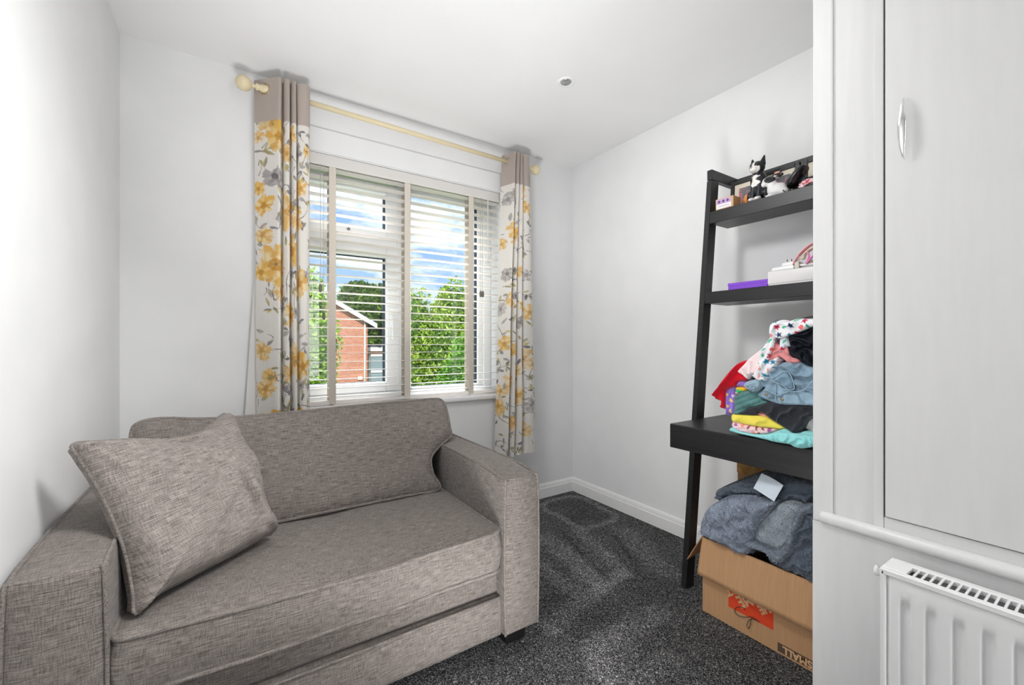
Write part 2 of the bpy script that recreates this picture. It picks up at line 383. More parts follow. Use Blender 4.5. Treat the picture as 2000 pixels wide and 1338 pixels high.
st(boxes('wall_back', [(XL, WX0, YB, YB+.3, -.05, ZC), (WX1, XR, YB, YB+.3, -.05, ZC), (WX0, WX1, YB, YB+.3, -.05, WZ0-.03), (WX0, WX1, YB, YB+.3, WZ1, ZC)], WALL))
st(boxes('floor_slab', [(XL-.2, XR+.2, YF-.2, YB+.3, -.2, -.012)], WALL))
# shallow plaster band over the window
st(box('trim_1', WX0-.10, WX1-.005, YB-.012, YB+.001, WZ1+.004, 2.215, WALL, bev=.004))
# built-in cupboard: lower wall, framed front above a rounded moulding, flush door
st(boxes('wall_cupboard', [(XB, XR, YF, YE, 0, .70), (XB+.012, XR, YF, YE-.001, .70, ZC)], CUPB))
st(box('trim_2', XB, XB+.03, .393, YE, .7005, ZC, CUPB, bev=.002))        # corner board
st(box('trim_3', XB+.007, XB+.03, .322, .393, .7005, ZC, CUPB, bev=.001))   # stile
st(box('trim_4', XB+.004, XB+.03, .306, .322, .7005, ZC, CUPB, bev=.001))
st(box('trim_5', XB+.006, XB+.03, YF, .306, .7005, .747, CUPB, bev=.002))
# dark-coloured backing standing in for the shade in the door gap
st(box('trim_6', XB+.0085, XB+.03, YF, .3065, .747, ZC, DARK))
v, f = lathe([(.0, 0), (.006, 0.0), (.011, .003), (.013, .008), (.013, 1.62)], (0, 0, 0), 'Y', 20)
v = [(XB+.001+p[0]*.95, YE-.012-p[1], .712+p[2]*1.05) for p in v]
st(mk('trim_7', v, f, CUPB, smooth=True))
door = empty('door_1', (XB, -.15, .7495), kind='structure')
box('door_panel', XB+.001, XB+.008, -.60, .3025, .7495, ZC-.02, DOORM, door, bev=.0012, seg=2)
# bow handle: slim chrome almond
hp = crom([(0, .060), (.010, .056), (.016, .03), (.018, 0), (.016, -.03), (.010, -.056), (0, -.060)], 5)
V = []; F = []; n = 12
for i, (o, z) in enumerate(hp):
    k = max(.12, 1-(abs(z)/.062)**2.2)
    for a in range(n):
        an = 2*math.pi*a/n; V.append((XB-.001-o+.0032*k*math.cos(an), .272+.0068*k*math.sin(an), 1.517+z))
for i in range(len(hp)-1):
    for a in range(n): F.append((i*n+a, i*n+(a+1) % n, (i+1)*n+(a+1) % n, (i+1)*n+a))
F += [tuple(range(n)), tuple((len(hp)-1)*n+a for a in range(n))]
tag(mk('door_handle', V, F, CHROME, door, True), 'chrome almond-shaped handle')
# skirting boards
def skirting(name, p0, p1, nrm):
    prof = [(0, 0), (.016, 0), (.016, .066), (.013, .070), (.0125, .076), (.010, .088), (.006, .096), (0, .098)]
    V = [(p[0]+nrm[0]*a, p[1]+nrm[1]*a, b) for p in (p0, p1) for a, b in prof]; k = len(prof)
    F = [(i, i+1, k+i+1, k+i) for i in range(k-1)]+[tuple(range(k)), tuple(range(2*k-1, k-1, -1))]
    return st(mk(name, V, F, GLOSS))
skirting('baseboard_back', (XL, YB), (XR, YB), (0, -1)); skirting('baseboard_right', (XR, YE), (XR, YB), (-1, 0)); skirting('baseboard_left', (XL, YF), (XL, YB), (1, 0))
skirting('baseboard_cupboard', (XB, YE), (XR, YE), (0, 1))

# ------------------------------------------------------------------ window
win = empty('window_1', ((WX0+WX1)/2, 2.56, WZ0), kind='structure')
GY = 2.565
def ring_frame(name, x0, x1, z0, z1, wl, wr, wb, wt, y0, y1, m=UPVC, parent=win, bev=.004):
    return boxes(name, [(x0, x0+wl, y0, y1, z0, z1), (x1-wr, x1, y0, y1, z0, z1), (x0+wl, x1-wr, y0, y1, z0, z0+wb), (x0+wl, x1-wr, y0, y1, z1-wt, z1)], m, parent, bev)
ring_frame('window_frame', WX0, WX1, WZ0, WZ1, .055, .060, .045, .045, 2.53, 2.60)
box('mullion', .842, .905, 2.53, 2.60, WZ0+.045, WZ1-.045, UPVC, win, bev=.004)
box('transom', WX0+.055, .842, 2.53, 2.60, 1.668, 1.708, UPVC, win, bev=.004)
ring_frame('lower_sash', .285, .848, .812, 1.662, .07, .07, .055, .06, 2.522, 2.585)
ring_frame('upper_sash', .285, .848, 1.715, 2.03, .07, .07, .055, .055, 2.522, 2.585)
ring_frame('fixed_bead', .905, 1.445, .81, 2.047, .03, .042, .016, .03, 2.54, 2.585)
for x0, x1, z0, z1 in ((.353, .780, .865, 1.604), (.353, .780, 1.768, 1.977), (.933, 1.405, .824, 2.018)):
    ring_frame('gasket', x0, x1, z0, z1, .006, .010, .004, .006, 2.556, 2.580, GASK, win, 0)
    box('glass_pane', x0+.004, x1-.004, GY+.001, GY+.005, z0+.003, z1-.003, GLASS, win)
h = box('window_handle', .804, .820, 2.498, 2.512, 1.12, 1.235, UPVC, win, bev=.005)
boxes('handle_plate', [(.800, .824, 2.512, 2.523, 1.205, 1.265)], UPVC, win, .003)
v, f = lathe([(.0, 0), (.007, 0), (.009, .006), (.006, .012), (0.001, .013)], (.56, 2.507, 1.74), 'Y', 12); mk('latch_knob', v, f, TASS, win, True)
box('window_sill', WX0-.0, WX1-.0, YB-.028, 2.535, WZ0-.034, WZ0, UPVC, win, bev=.011, seg=4)

# ------------------------------------------------------------------ venetian blind
bl = empty('venetian_blind', ((WX0+WX1)/2, 2.45, WZ1), 'white wooden venetian blind with cream ladder tapes in the window', 'blind')
bx0, bx1 = WX0+.006, WX1-.008
box('headrail', bx0, bx1, 2.422, 2.478, 2.045, 2.089, SLATM, bl, bev=.003)
box('valance', bx0, bx1, 2.412, 2.420, 2.030, 2.090, SLATM, bl, bev=.003)
ns = 27; z_lo = .808; pitch = (2.022-z_lo)/(ns-1)
sl = None
for i in range(ns):
    z = z_lo+i*pitch
    if sl is None:
        bm = bmesh.new(); add_box(bm, bx0, bx1, -.025, .025, -.0014, .0014, .0006, 1)
        Vv = [v.co[:] for v in bm.verts]; bm.verts.index_update(); Fv = [[q.index for q in ff.verts] for ff in bm.faces]; bm.free()
        sl = mk('slat', Vv, Fv, SLATM, None); sl.parent = bl; o = sl
    else:
        o = sl.copy(); COL.objects.link(o); o.parent = bl
    o.location = (-bl.location.x, 2.447-bl.location.y, z-bl.location.z); o.rotation_euler.x = math.radians(-1.5)
box('bottom_rail', bx0, bx1, 2.421, 2.473, .770, .788, SLATM, bl, bev=.004)
for x in (.457, .868, 1.288):
    for yy in (2.4185, 2.4755):
        box('ladder_tape', x-.017, x+.017, yy-.0007, yy+.0007, .772, 2.046, TAPEM, bl)
    tag(boxes('tape_rung', [(x-.014, x+.014, 2.419, 2.475, z_lo+i*pitch-.0035, z_lo+i*pitch-.0025) for i in range(ns)], TAPEM, bl), kind='stuff')
    v, f = lathe([(.0, 0), (.009, 0), (.011, .004), (.006, .012)], (x, 2.447, .7585), 'Z', 12); mk('tape_button', v, f, TAPEM, bl, True)
def cord(px, z_bot, xo, z_top=2.035):
    x = xo
    tubes('lift_cord', [[(x, 2.4115, z_top), (x, 2.4115, z_bot+.02)]], .0011, CORDM, bl, 6)
    v, f = lathe([(.001, .022), (.004, .020), (.0078, .010), (.0085, -.004), (.0065, -.018), (.001, -.021)], (x, 2.408, z_bot), 'Z', 14); tag(mk('tassel', v, f, TASS, bl, True))
cord(0, 1.383, .396); cord(0, 1.240, .412); cord(0, 1.413, 1.352); cord(0, 1.413, 1.368)
box('cord_wand', 1.404, 1.409, 2.409, 2.413, 1.62, 2.03, SLATM, bl)

# ------------------------------------------------------------------ curtain pole
pole = empty('curtain_pole', (.87, 2.31, 2.27), 'cream painted curtain pole with round ball ends above the window', 'curtain pole')
pa = np.array([.108, 2.31, 2.289]); pb = np.array([1.665, 2.31, 2.262])
tubes('pole_rod', [[pa, pb]], .013, POLEM, pole, 20)
for P, s in ((pa, -1), (pb, 1)):
    v, f = lathe([(.001, .076), (.012, .074), (.024, .066), (.032, .054), (.034, .042), (.031, .028), (.023, .017), (.013, .010), (.008, .007), (.008, -.004), (.012, -.005), (.015, -.007), (.015, -.016), (.0135, -.017), (.0135, -.022), (.015, -.023), (.015, -.030), (.009, -.031)][::-1], (0, 0, 0), 'X', 24)
    v = [(P[0]+s*(a+.012), P[1]+b, P[2]+c) for a, b, c in v]; mk('finial', v, f, POLEM, pole, True)
for x in (.142, 1.60):
    z = pa[2]+(pb[2]-pa[2])*(x-pa[0])/(pb[0]-pa[0])
    v, f = lathe([(.0135, -.018), (.018, -.017), (.018, .017), (.0135, .018)], (x, 2.31, z), 'X', 20); br = mk('bracket', v, f, POLEM, pole, True)
    tubes('bracket_stem', [[(x, 2.324, z), (x, 2.405, z)]], .008, POLEM, br, 10)

# ------------------------------------------------------------------ curtains
CREAM = srgb(233, 229, 223); TAUPE = srgb(186, 174, 166)
MUST = [srgb(222, 164, 62), srgb(232, 186, 92), srgb(240, 214, 148), srgb(198, 138, 40)]
GREYS = [srgb(150, 145, 146), srgb(176, 170, 168), srgb(120, 117, 122)]
INK = srgb(82, 78, 86); OLIVE = [srgb(188, 180, 132), srgb(168, 158, 112), srgb(214, 196, 110)]
class Canvas:
    def __init__(s, w_, h_, res, base):
        s.res = res; s.nw = int(w_/res)+1; s.nh = int(h_/res)+1
        s.A = np.tile(np.array(base, float), (s.nw, s.nh, 1)); s.U, s.V = np.meshgrid(np.arange(s.nw)*res, np.arange(s.nh)*res, indexing='ij')
    def win_(s, u, v, r):
        i0, i1 = max(0, int((u-r)/s.res)), min(s.nw, int((u+r)/s.res)+2); j0, j1 = max(0, int((v-r)/s.res)), min(s.nh, int((v+r)/s.res)+2)
        return (slice(i0, i1), slice(j0, j1)) if i1 > i0 and j1 > j0 else None
    def put(s, w_, m, c): 
        a = s.A[w_]; m = np.clip(m, 0, 1)[..., None]; s.A[w_] = a*(1-m)+np.array(c)*m
    def flower(s, u, v, R, rot, kind=0, op=1.0):
        W = s.win_(u, v, R*1.3)
        if W is None: return
        du = s.U[W]-u; dv = s.V[W]-v; th = np.arctan2(dv, du)+rot; r = np.hypot(du, dv)
        nz = vn(s.U[W]*60+u*90, s.V[W]*60+v*70); nz2 = vn(s.U[W]*22+v*50, s.V[W]*22+u*40)
        lob = .60+.30*np.abs(np.cos(2.5*th+.4*np.sin(3*th)))+.55*(nz2-.5)+.30*(vn(th*6+u*50, r*40)-.5)+.10*np.abs(np.sin(9*th+rot))
        op = op*(.62+.38*((u*37+v*53) % 1))
        edge = R*lob; pal = MUST if kind == 0 else GREYS+[INK]
        m = (edge-r)/(.0035)
        s.put(W, np.clip(m, 0, 1)*.85*op, pal[2] if kind == 0 else pal[1])
        ped = np.clip(.5+1.4*np.sin(5*th+rot*3)*.5+(nz-.5)*2.2, 0, 1)
        s.put(W, np.clip(m, 0, 1)*ped*.85*op, pal[0]); s.put(W, np.clip(m, 0, 1)*np.clip((nz2-.5)*4, 0, 1)*.8*op, pal[1])
        s.put(W, np.clip((R*.28*(.6+nz)-r)/.003, 0, 1)*.8*op, pal[3]); s.put(W, np.clip((R*.08-r)/.002, 0, 1), srgb(150, 140, 96))
    def leaf(s, u, v, ln, wd, ang, c):
        W = s.win_(u, v, ln)
        if W is None: return
        du = s.U[W]-u; dv = s.V[W]-v; a = (du*math.cos(ang)+dv*math.sin(ang))/ln; b = (-du*math.sin(ang)+dv*math.cos(ang))
        hw = wd*np.clip(np.sin(np.pi*np.clip(a, 0, 1)), 0, 1)**.7*.5; ok = (a > 0) & (a < 1)
        m = np.clip((hw-np.abs(b))/.0018, 0, 1)*ok; nz = vn(s.U[W]*90, s.V[W]*90)
        s.put(W, m*(.65+.5*nz), c); s.put(W, np.clip((.0009-np.abs(b))/.0008, 0, 1)*ok*.4, INK)
    def stem(s, u, v, ln, ang, wd=.0022, curl=1.5, c=None):
        n = int(ln/s.res*1.5)+2; a = ang
        for k in range(n):
            u += math.cos(a)*ln/n; v += math.sin(a)*ln/n; a += curl/n
            W = s.win_(u, v, wd*1.6)
            if W: s.put(W, np.clip((wd*(1.15-.6*k/n)-np.hypot(s.U[W]-u, s.V[W]-v))/.0012, 0, 1)*.9, INK if c is None else c)
        return u, v, a
def floral(width, height, seed, dens=1.0, flowers=()):
    R_ = random.Random(seed); c = Canvas(width, height, .003, CREAM)
    c.A *= (1+(vn(c.U*300, c.V*25, 2)-.5)*.05)[..., None]
    step = .155
    for iu in range(int(width/step)+2):
        for iv in range(int(height/step)+2):
            u = iu*step+R_.uniform(-.05, .05)+(iv % 2)*.07; v = iv*step*1.0+R_.uniform(-.05, .05); rot = R_.uniform(0, 6)
            for k in range(2):
                a = R_.uniform(0, 6.28); uu, vv, aa = c.stem(u, v, R_.uniform(.05, .12), a, .0024, R_.uniform(-1.6, 1.6))
                for q in range(3):
                    c.leaf(uu, vv, R_.uniform(.025, .05), R_.uniform(.010, .020), aa+R_.uniform(-1.4, 1.4), R_.choice(GREYS+OLIVE))
            if R_.random() < .75*dens: c.flower(u, v, R_.uniform(.032, .060), rot, 0)
            elif R_.random() < .35: c.flower(u, v, R_.uniform(.024, .036), rot, 1)
            for k in range(3): c.leaf(u+R_.uniform(-.06, .06), v+R_.uniform(-.06, .06), R_.uniform(.03, .055), R_.uniform(.012, .024), R_.uniform(0, 6.28), R_.choice(GREYS+OLIVE[:2]))
            for k in range(2): c.stem(u+R_.uniform(-.08, .08), v+R_.uniform(-.08, .08), R_.uniform(.02, .05), R_.uniform(0, 6.28), .0022, R_.uniform(-2, 2))
    for f_ in flowers: c.flower(f_[0], f_[1], f_[2], f_[0]*40+f_[1]*17, f_[3] if len(f_) > 3 else 0, 1.0 if seed < 20 else .78)
    return c
def curtain(top, bot, z0, z1, seed, parent, band=.20, flowers=(), dens=1.0):
    ct = crom(top, 26); cb = crom(bot, 26)
    def resample(c, n):
        s = np.r_[0, np.cumsum(np.linalg.norm(np.diff(c, axis=0), axis=1))]; q = np.linspace(0, s[-1], n); return np.column_stack([np.interp(q, s, c[:, k]) for k in range(2)]), s[-1]
    _, Lt = resample(ct, 10); n = int(max(Lt, resample(cb, 10)[1])/.0032); nz = int((z1-z0)/.0032)
    # keep knots aligned: same parameter per control span
    par = np.linspace(0, 1, n); pc = np.linspace(0, 1, len(ct)); A = np.column_stack([np.interp(par, pc, ct[:, k]) for k in range(2)]); B = np.column_stack([np.interp(par, pc, cb[:, k]) for k in range(2)])
    t = np.linspace(0, 1, nz+1); bl_ = t**.8
    XY = A[:, None]*(1-bl_)[None, :, None]+B[:, None]*bl_[None, :, None]
    Sg = par[:, None]*np.ones(nz+1)[None]; Tg = np.ones(n)[:, None]*t[None]
    XY = XY.copy(); amp = .004+.008*Tg
    XY[..., 0] += (vn(Sg*9+seed, Tg*5)-.5)*amp; XY[..., 1] += (vn(Sg*8+3, Tg*6+seed)-.5)*amp*1.4
    ztop = z1+.010*np.cos(Sg*40)*0; Z = z1-(z1-z0)*Tg+(vn(Sg*6+seed, Sg*0)-.5)*.02*Tg
    V = np.dstack([XY, Z]).reshape(-1, 3)
    W_ = Lt*1.02; H_ = z1-z0; can = floral(W_, H_, seed, dens, flowers)
    ui = np.clip((Sg*W_/can.res).astype(int), 0, can.nw-1); vi = np.clip((Tg*H_/can.res).astype(int), 0, can.nh-1); C = can.A[ui, vi]
    bm_ = np.clip((band-Tg*H_)/.003, 0, 1)[..., None]; C = C*(1-bm_)+TAUPE*bm_
    hem = (np.abs(Tg*H_-(H_-.04)) < .0015)[..., None]; C = np.where(hem, C*.8, C)
    i, j = np.meshgrid(np.arange(n-1), np.arange(nz), indexing='ij'); a = (i*(nz+1)+j).ravel(); F = np.stack([a, a+nz+1, a+nz+2, a+1], 1)
    uv = np.stack([Sg*W_, Tg*H_], -1).reshape(-1, 2)
    o = mk('drape', V, F, CURT, parent, True, uv, C.reshape(-1, 3)); return o
def eyelet(parent, x, y, z, ang, r=.021):
    P = []
    for k in range(28):
        a = 2*math.pi*k/28; P.append((x+math.cos(ang)*r*math.cos(a), y+math.sin(ang)*r*math.cos(a), z+r*math.sin(a)))
    return tubes('eyelet', [P], .0032, EYEM, parent, 6, True)
cl = empty('curtain', (.2, 2.31, 2.33), 'eyelet curtain with mustard flowers hanging left of the window, behind the sofa', 'curtain', 'floral curtains')
top = [(.096, 2.350), (.125, 2.322), (.160, 2.288), (.200, 2.252), (.210, 2.300), (.214, 2.262), (.236, 2.250), (.241, 2.296), (.245, 2.262), (.262, 2.250), (.267, 2.296), (.271, 2.262), (.298, 2.250), (.320, 2.256), (.326, 2.275)]
bot = [(.112, 2.355), (.132, 2.322), (.160, 2.280), (.192, 2.236), (.206, 2.305), (.212, 2.252), (.234, 2.234), (.243, 2.295), (.249, 2.250), (.268, 2.236), (.276, 2.290), (.282, 2.250), (.302, 2.236), (.316, 2.244), (.322, 2.262)]
curtain(top, bot, .40, 2.335, 11, cl, .20, [(.085, .215, .075), (.11, .275, .075), (.02, .27, .035), (.09, .46, .05, 1), (.02, .51, .035), (.045, .59, .05), (.04, .73, .05), (.095, .87, .10), (.03, .90, .05), (.13, .99, .06), (.03, 1.27, .05), (.05, 1.45, .055), (.11, 1.62, .085), (.04, 1.62, .06), (.22, .62, .09), (.21, .35, .05), (.29, .25, .06), (.30, .80, .08), (.26, 1.10, .07), (.37, .65, .08), (.33, 1.32, .09), (.41, .95, .08), (.39, .33, .05, 1), (.24, 1.38, .06), (.38, 1.6, .07), (.30, 1.62, .06), (.44, 1.35, .07), (.43, .5, .05)], .15)
eyelet(cl, .140, 2.306, 2.288, math.radians(-44), .024)
V = []; F = []
for k, z in enumerate(np.linspace(2.30, .39, 40)):
    t = (2.30-z)/1.9; xa = .118-.062*max(0, t-.3)/.7*1.25; V += [(xa, 2.382, z), (.16, 2.345+.01*math.sin(z*9), z), (.20, 2.30, z)]
for k in range(39):
    for q in range(2): F.append((k*3+q, k*3+q+1, k*3+q+4, k*3+q+3))
LINING = mat('white_lining', s4(226, 224, 220), .9); tag(mk('lining', V, F, LINING, cl, True), 'plain white lining')
cr_ = empty('curtain', (1.57, 2.31, 2.30), 'eyelet curtain with grey and yellow flowers hanging right of the window, hem above the skirting', 'curtain', 'floral curtains')
top = [(1.478, 2.352), (1.490, 2.325), (1.506, 2.285), (1.520, 2.245), (1.532, 2.295), (1.535, 2.258), (1.548, 2.247), (1.554, 2.292), (1.558, 2.258), (1.570, 2.247), (1.578, 2.290), (1.584, 2.258), (1.610, 2.250), (1.632, 2.262), (1.642, 2.282)]
bot = [(1.432, 2.362), (1.430, 2.320), (1.432, 2.270), (1.440, 2.222), (1.462, 2.315), (1.470, 2.250), (1.492, 2.230), (1.506, 2.315), (1.516, 2.250), (1.552, 2.230), (1.568, 2.315), (1.582, 2.255), (1.632, 2.245), (1.672, 2.262), (1.688, 2.285)]
curtain(top, bot, .385, 2.315, 23, cr_, .205, [(.06, .30, .05, 1), (.10, .26, .03, 1), (.11, .50, .055), (.02, .58, .045), (.07, .78, .05, 1), (.12, .95, .06), (.03, 1.0, .05, 1), (.06, 1.22, .06), (.12, 1.45, .07), (.03, 1.62, .06), (.36, .26, .06), (.40, .34, .04), (.20, .52, .05), (.26, .75, .05), (.40, .78, .04, 1), (.42, 1.02, .06), (.30, 1.08, .05, 1), (.22, 1.25, .05), (.38, 1.32, .07), (.44, 1.36, .05), (.28, 1.55, .06), (.42, 1.62, .05, 1), (.20, 1.72, .05), (.38, 1.78, .05)], .15)
eyelet(cr_, 1.497, 2.308, 2.266, math.radians(-70), .023)

# ------------------------------------------------------------------ downlight
dl = empty('downlight', (1.40, 1.627, ZC), 'small round white recessed spotlight in the ceiling', 'light')
v, f = lathe([(.026, .0), (.030, -.004), (.036, -.005), (.041, -.003), (.042, .0)], (1.40, 1.627, ZC), 'Z', 36); f = f[:-2]; mk('rim', v, f, UPVC, dl, True)
v, f = lathe([(.0001, -.0015), (.017, -.001), (.020, -.0035), (.026, -.004), (.0275, -.001)], (1.40, 1.627, ZC), 'Z', 30); mk('lamp_cup', v, f[:-2], mat('lamp_reflector', (.45, .45, .46), .25, .6), dl, True)

# ------------------------------------------------------------------ radiator
rad = empty('radiator', (1.05, 0, .10), 'white ribbed panel radiator under the cupboard moulding', 'radiator')
ry1, ry0, rz0, rz1 = .283, -.52, .13, .685
yy = np.arange(ry0+.009, ry1-.0082, .0011); zz = np.r_[rz0+.01, rz0+.035, rz0+.045, np.linspace(rz0+.06, rz1-.075, 8), rz1-.062, rz1-.054, rz1-.046, rz1-.038, rz1-.022, rz1-.012, rz1-.008, rz1-.006]
Yg, Zg = np.meshgrid(yy, zz, indexing='ij'); ph = ((.2643-Yg)/.0333) % 1.0
up_ = np.clip((rz1-.044-Zg)/.014, 0, 1)*np.clip((Zg-rz0-.035)/.014, 0, 1)
prof = np.clip((np.abs(ph-.5)-.14)/.13, 0, 1); prof = prof*prof*(3-2*prof)       # 0 in the channel
ins = (Yg < .2643) & (Yg > ry0+.03)
dep = .0085*(1-prof)*up_*ins
dome = .0*Yg; edge = np.clip((Zg-(rz1-.016))/.01, 0, 1)*.004+np.clip((Yg-(ry1-.016))/.006, 0, 1)*.004
Vr = np.stack([1.0035+dep+edge, Yg, Zg], -1).reshape(-1, 3); n0, n1 = len(yy), len(zz); i, j = np.meshgrid(np.arange(n0-1), np.arange(n1-1), indexing='ij'); a = (i*n1+j).ravel()
mk('front_panel', Vr, np.stack([a, a+1, a+n1+1, a+n1], 1), RADM, rad, True)
mk('rear_panel', Vr*[-1, 1, 1]+[2.07, 0, 0], np.stack([a, a+n1, a+n1+1, a+1], 1), RADM, rad, True)
boxes('side_cover', [(1.0, 1.070, ry1-.009, ry1, rz0, rz1-.001)], RADM, rad, .0035, 2); boxes('side_cover', [(1.0, 1.070, ry0, ry0+.009, rz0, rz1-.001)], RADM, rad, .0035, 2)
g = [(1.0, 1.013, ry0, ry1, rz1-.010, rz1), (1.052, 1.068, ry0, ry1, rz1-.010, rz1), (1.013, 1.052, ry1-.034, ry1, rz1-.008, rz1), (1.013, 1.052, ry0, ry0+.03, rz1-.008, rz1)]
for k in range(68): 
    y = ry1-.034-k*.0108
    if y < ry0+.03: break
    g.append((1.012, 1.053, y-.0108, y-.0076, rz1-.005, rz1-.0004))
boxes('top_grille', g, RADM, rad, .0012)
box('inner_fins', 1.019, 1.050, ry0+.01, ry1-.012, rz0+.02, rz1-.022, mat('radiator_inside', (.22, .22, .22), .7), rad)
v, f = lathe([(.0, 0), (.005, 0), (.007, .003), (.007, .010), (.0095, .011), (.0095, .016), (.0, .018)], (1.035, ry1, rz1-.022), 'Y', 14); mk('air_vent_plug', v, f, RADM, rad, True)
boxes('wall_bracket', [(1.066, XB, .10, .13, .2, .62)], RADM, rad); boxes('wall_bracket', [(1.066, XB, -.35, -.32, .2, .62)], RADM, rad)
tubes('pipe', [[(1.035, -.49, .14), (1.035, -.49, .0)]], .0075, RADM, rad, 10)

# ------------------------------------------------------------------ sofa
sofa = empty('sofa', (.29, 1.73, 0), 'compact grey linen sofa with piped edges and square arms under the window', 'sofa')
SX0, SX1, SY0, SY1 = -.372, .940, 1.250, 2.20
AXL, AXR = -.222, .797
def arm(x0, x1, inner):
    # side profile extruded, soft edges
    bm = bmesh.new(); add_box(bm, x0, x1, SY0, SY1, .075, .638, 0)
    bmesh.ops.subdivide_edges(bm, edges=bm.edges[:], cuts=5, use_grid_fill=True)
    for v in bm.verts:
        c = v.co; t = (c.x-x0)/(x1-x0)*2-1; tz = (c.z-.075)/(.563)
        if c.z > .63: c.z += .006*(1-t*t)-.020*max(0, 1-(c.y-SY0)/.22)**2
        c.x += .006*t*(math.sin(tz*3.0)); 
        if abs(c.y-SY0) < 1e-4: c.y -= .010*(1-t*t)*min(1, tz*4)
    es = [e for e in bm.edges if len(e.link_faces) == 2 and e.calc_face_angle() > 1.1]
    bmesh.ops.bevel(bm, geom=es, offset=.011, segments=3, affect='EDGES', profile=.6)
    return bm_obj('arm', bm, LINEN, sofa, True)
aL = arm(SX0, AXL, 1); aR = arm(AXR, SX1, -1)
def piping(paths, parent, r=.0042, closed=False, name='piping'): return tubes(name, paths, r, PIPE, parent, 7, closed)
for a_, x0, x1 in ((aL, SX0, AXL), (aR, AXR, SX1)):
    f_ = SY0-.002; e = .002
    front = [(x0+e, f_, .08), (x0-.003, f_, .35), (x0+.002, f_, .600), (x0+.012, f_+.006, .617)] + [(x0+(x1-x0)*t, f_+.004-.006*math.sin(math.pi*t), .620) for t in (.25, .5, .75)] + [(x1-.012, f_+.006, .617), (x1-.002, f_, .600), (x1+.003, f_, .35), (x1-e, f_, .08)]
    piping([crom(front, 5)], a_)
    for x in (x0+.004, x1-.004):
        piping([crom([(x, SY0+.004, .616), (x, SY0+.08, .630), (x, SY0+.3, .638), (x, SY1-.05, .638)], 6)], a_)
box('back_frame', AXL, AXR, 2.04, SY1, .075, .70, LINEN, sofa, bev=.03, seg=4, smooth=True)
# base rails
def rail(name, y0, z0, z1, bulge):
    n, k = 40, 12; V = []; 
    for i in range(n+1):
        for j in range(k+1):
            u, t = i/n, j/k; V.append((AXL+(AXR-AXL)*u, y0-bulge*math.sin(math.pi*t)**.6+.002*(vn(u*9, t*3)*2-1), z0+(z1-z0)*t))
    F = [(i*(k+1)+j, (i+1)*(k+1)+j, (i+1)*(k+1)+j+1, i*(k+1)+j+1) for i in range(n) for j in range(k)]
    m0 = len(V); V += [(AXL, y0+.05, z0), (AXR, y0+.05, z0), (AXR, y0+.05, z1), (AXL, y0+.05, z1)]
    F += [tuple([i*(k+1) for i in range(n, -1, -1)]+[m0, m0+1]), tuple([i*(k+1)+k for i in range(n+1)]+[m0+2, m0+3]), (m0, m0+3, m0+2, m0+1)]
    return mk(name, V, F, LINEN, sofa, True)
lo = rail('lower_front_panel', 1.276, .072, .206, .006); piping([[(AXL, 1.273, .207), ((AXL+AXR)/2, 1.270, .207), (AXR, 1.273, .207)]], lo, .0045)
hi = rail('upper_front_panel', 1.304, .208, .298, .008)
box('seat_deck', AXL, AXR, 1.32, 2.05, .09, .306, LINEN, sofa)
def sofa_leg(x0, y0):
    bm = bmesh.new(); vs = add_box(bm, x0, x0+.095, y0, y0+.095, .0, .076, .002, 1)
    for v in vs:
        if v.co.z < .03: v.co.x = x0+.0475+(v.co.x-x0-.0475)*.86; v.co.y = y0+.0475+(v.co.y-y0-.0475)*.86
    return bm_obj('leg', bm, LEGW, sofa)
for x, y in ((.832, 1.298), (-.36, 1.298), (.832, 2.09), (-.36, 2.09)): sofa_leg(x, y)
def rrect(x0, x1, y0, y1, r, k=6, wav=0):
    P = []
    for cx, cy, a0 in ((x1-r, y0+r, -90), (x1-r, y1-r, 0), (x0+r, y1-r, 90), (x0+r, y0+r, 180)):
        for i in range(k+1):
            a = math.radians(a0+90*i/k); P.append((cx+r*math.cos(a), cy+r*math.sin(a)))
    return np.array(P)
# seat cushion
sc_poly = rrect(AXL+.006, AXR-.014, 1.250, 2.03, .030)
def dens_poly(P, step=.02):
    P = np.array(P); out = []
    for a, b in zip(P, np.roll(P, -1, 0)):
        n = max(1, int(np.linalg.norm(b-a)/step)); out += [a+(b-a)*i/n for i in range(n)]
    return np.array(out)
sc_poly = dens_poly(sc_poly)
sc_poly[:, 1] -= np.where(sc_poly[:, 1] < 1.5, .010*np.sin((sc_poly[:, 0]-AXL)/(AXR-AXL)*math.pi)+.003*np.sin(sc_poly[:, 0]*19), 0)
zc = .377; zsag = lambda u: -.012*np.sin(np.clip((u-AXL)/(AXR-AXL), 0, 1)*math.pi)+.002*np.sin(u*16)
mapS = lambda u, v, w_: np.stack([u+0*w_, v+0*w_, zc+w_+zsag(u)*np.clip((w_+.075)/.15, 0, 1)], 1)
wrS = lambda u, v, d: (vn(u*7, v*7)-.5)*.010*np.clip(d/.06, 0, 1)+(vn(u*22+4, v*30)-.5)*.003*np.clip(d/.04, 0, 1)
V, F, UV, P, nf, wf = inflate(sc_poly, .010, .074, .024, .20, mapS, wrS, sharp=True, backbulge=.0, backw=.062)
sc = mk('seat_cushion', V, F, LINEN, sofa, True, UV)
for wv in (.075, -.060):
    q = mapS(sc_poly[:, 0], sc_poly[:, 1], np.full(len(sc_poly), wv)); piping([q], sc, .0062, True)
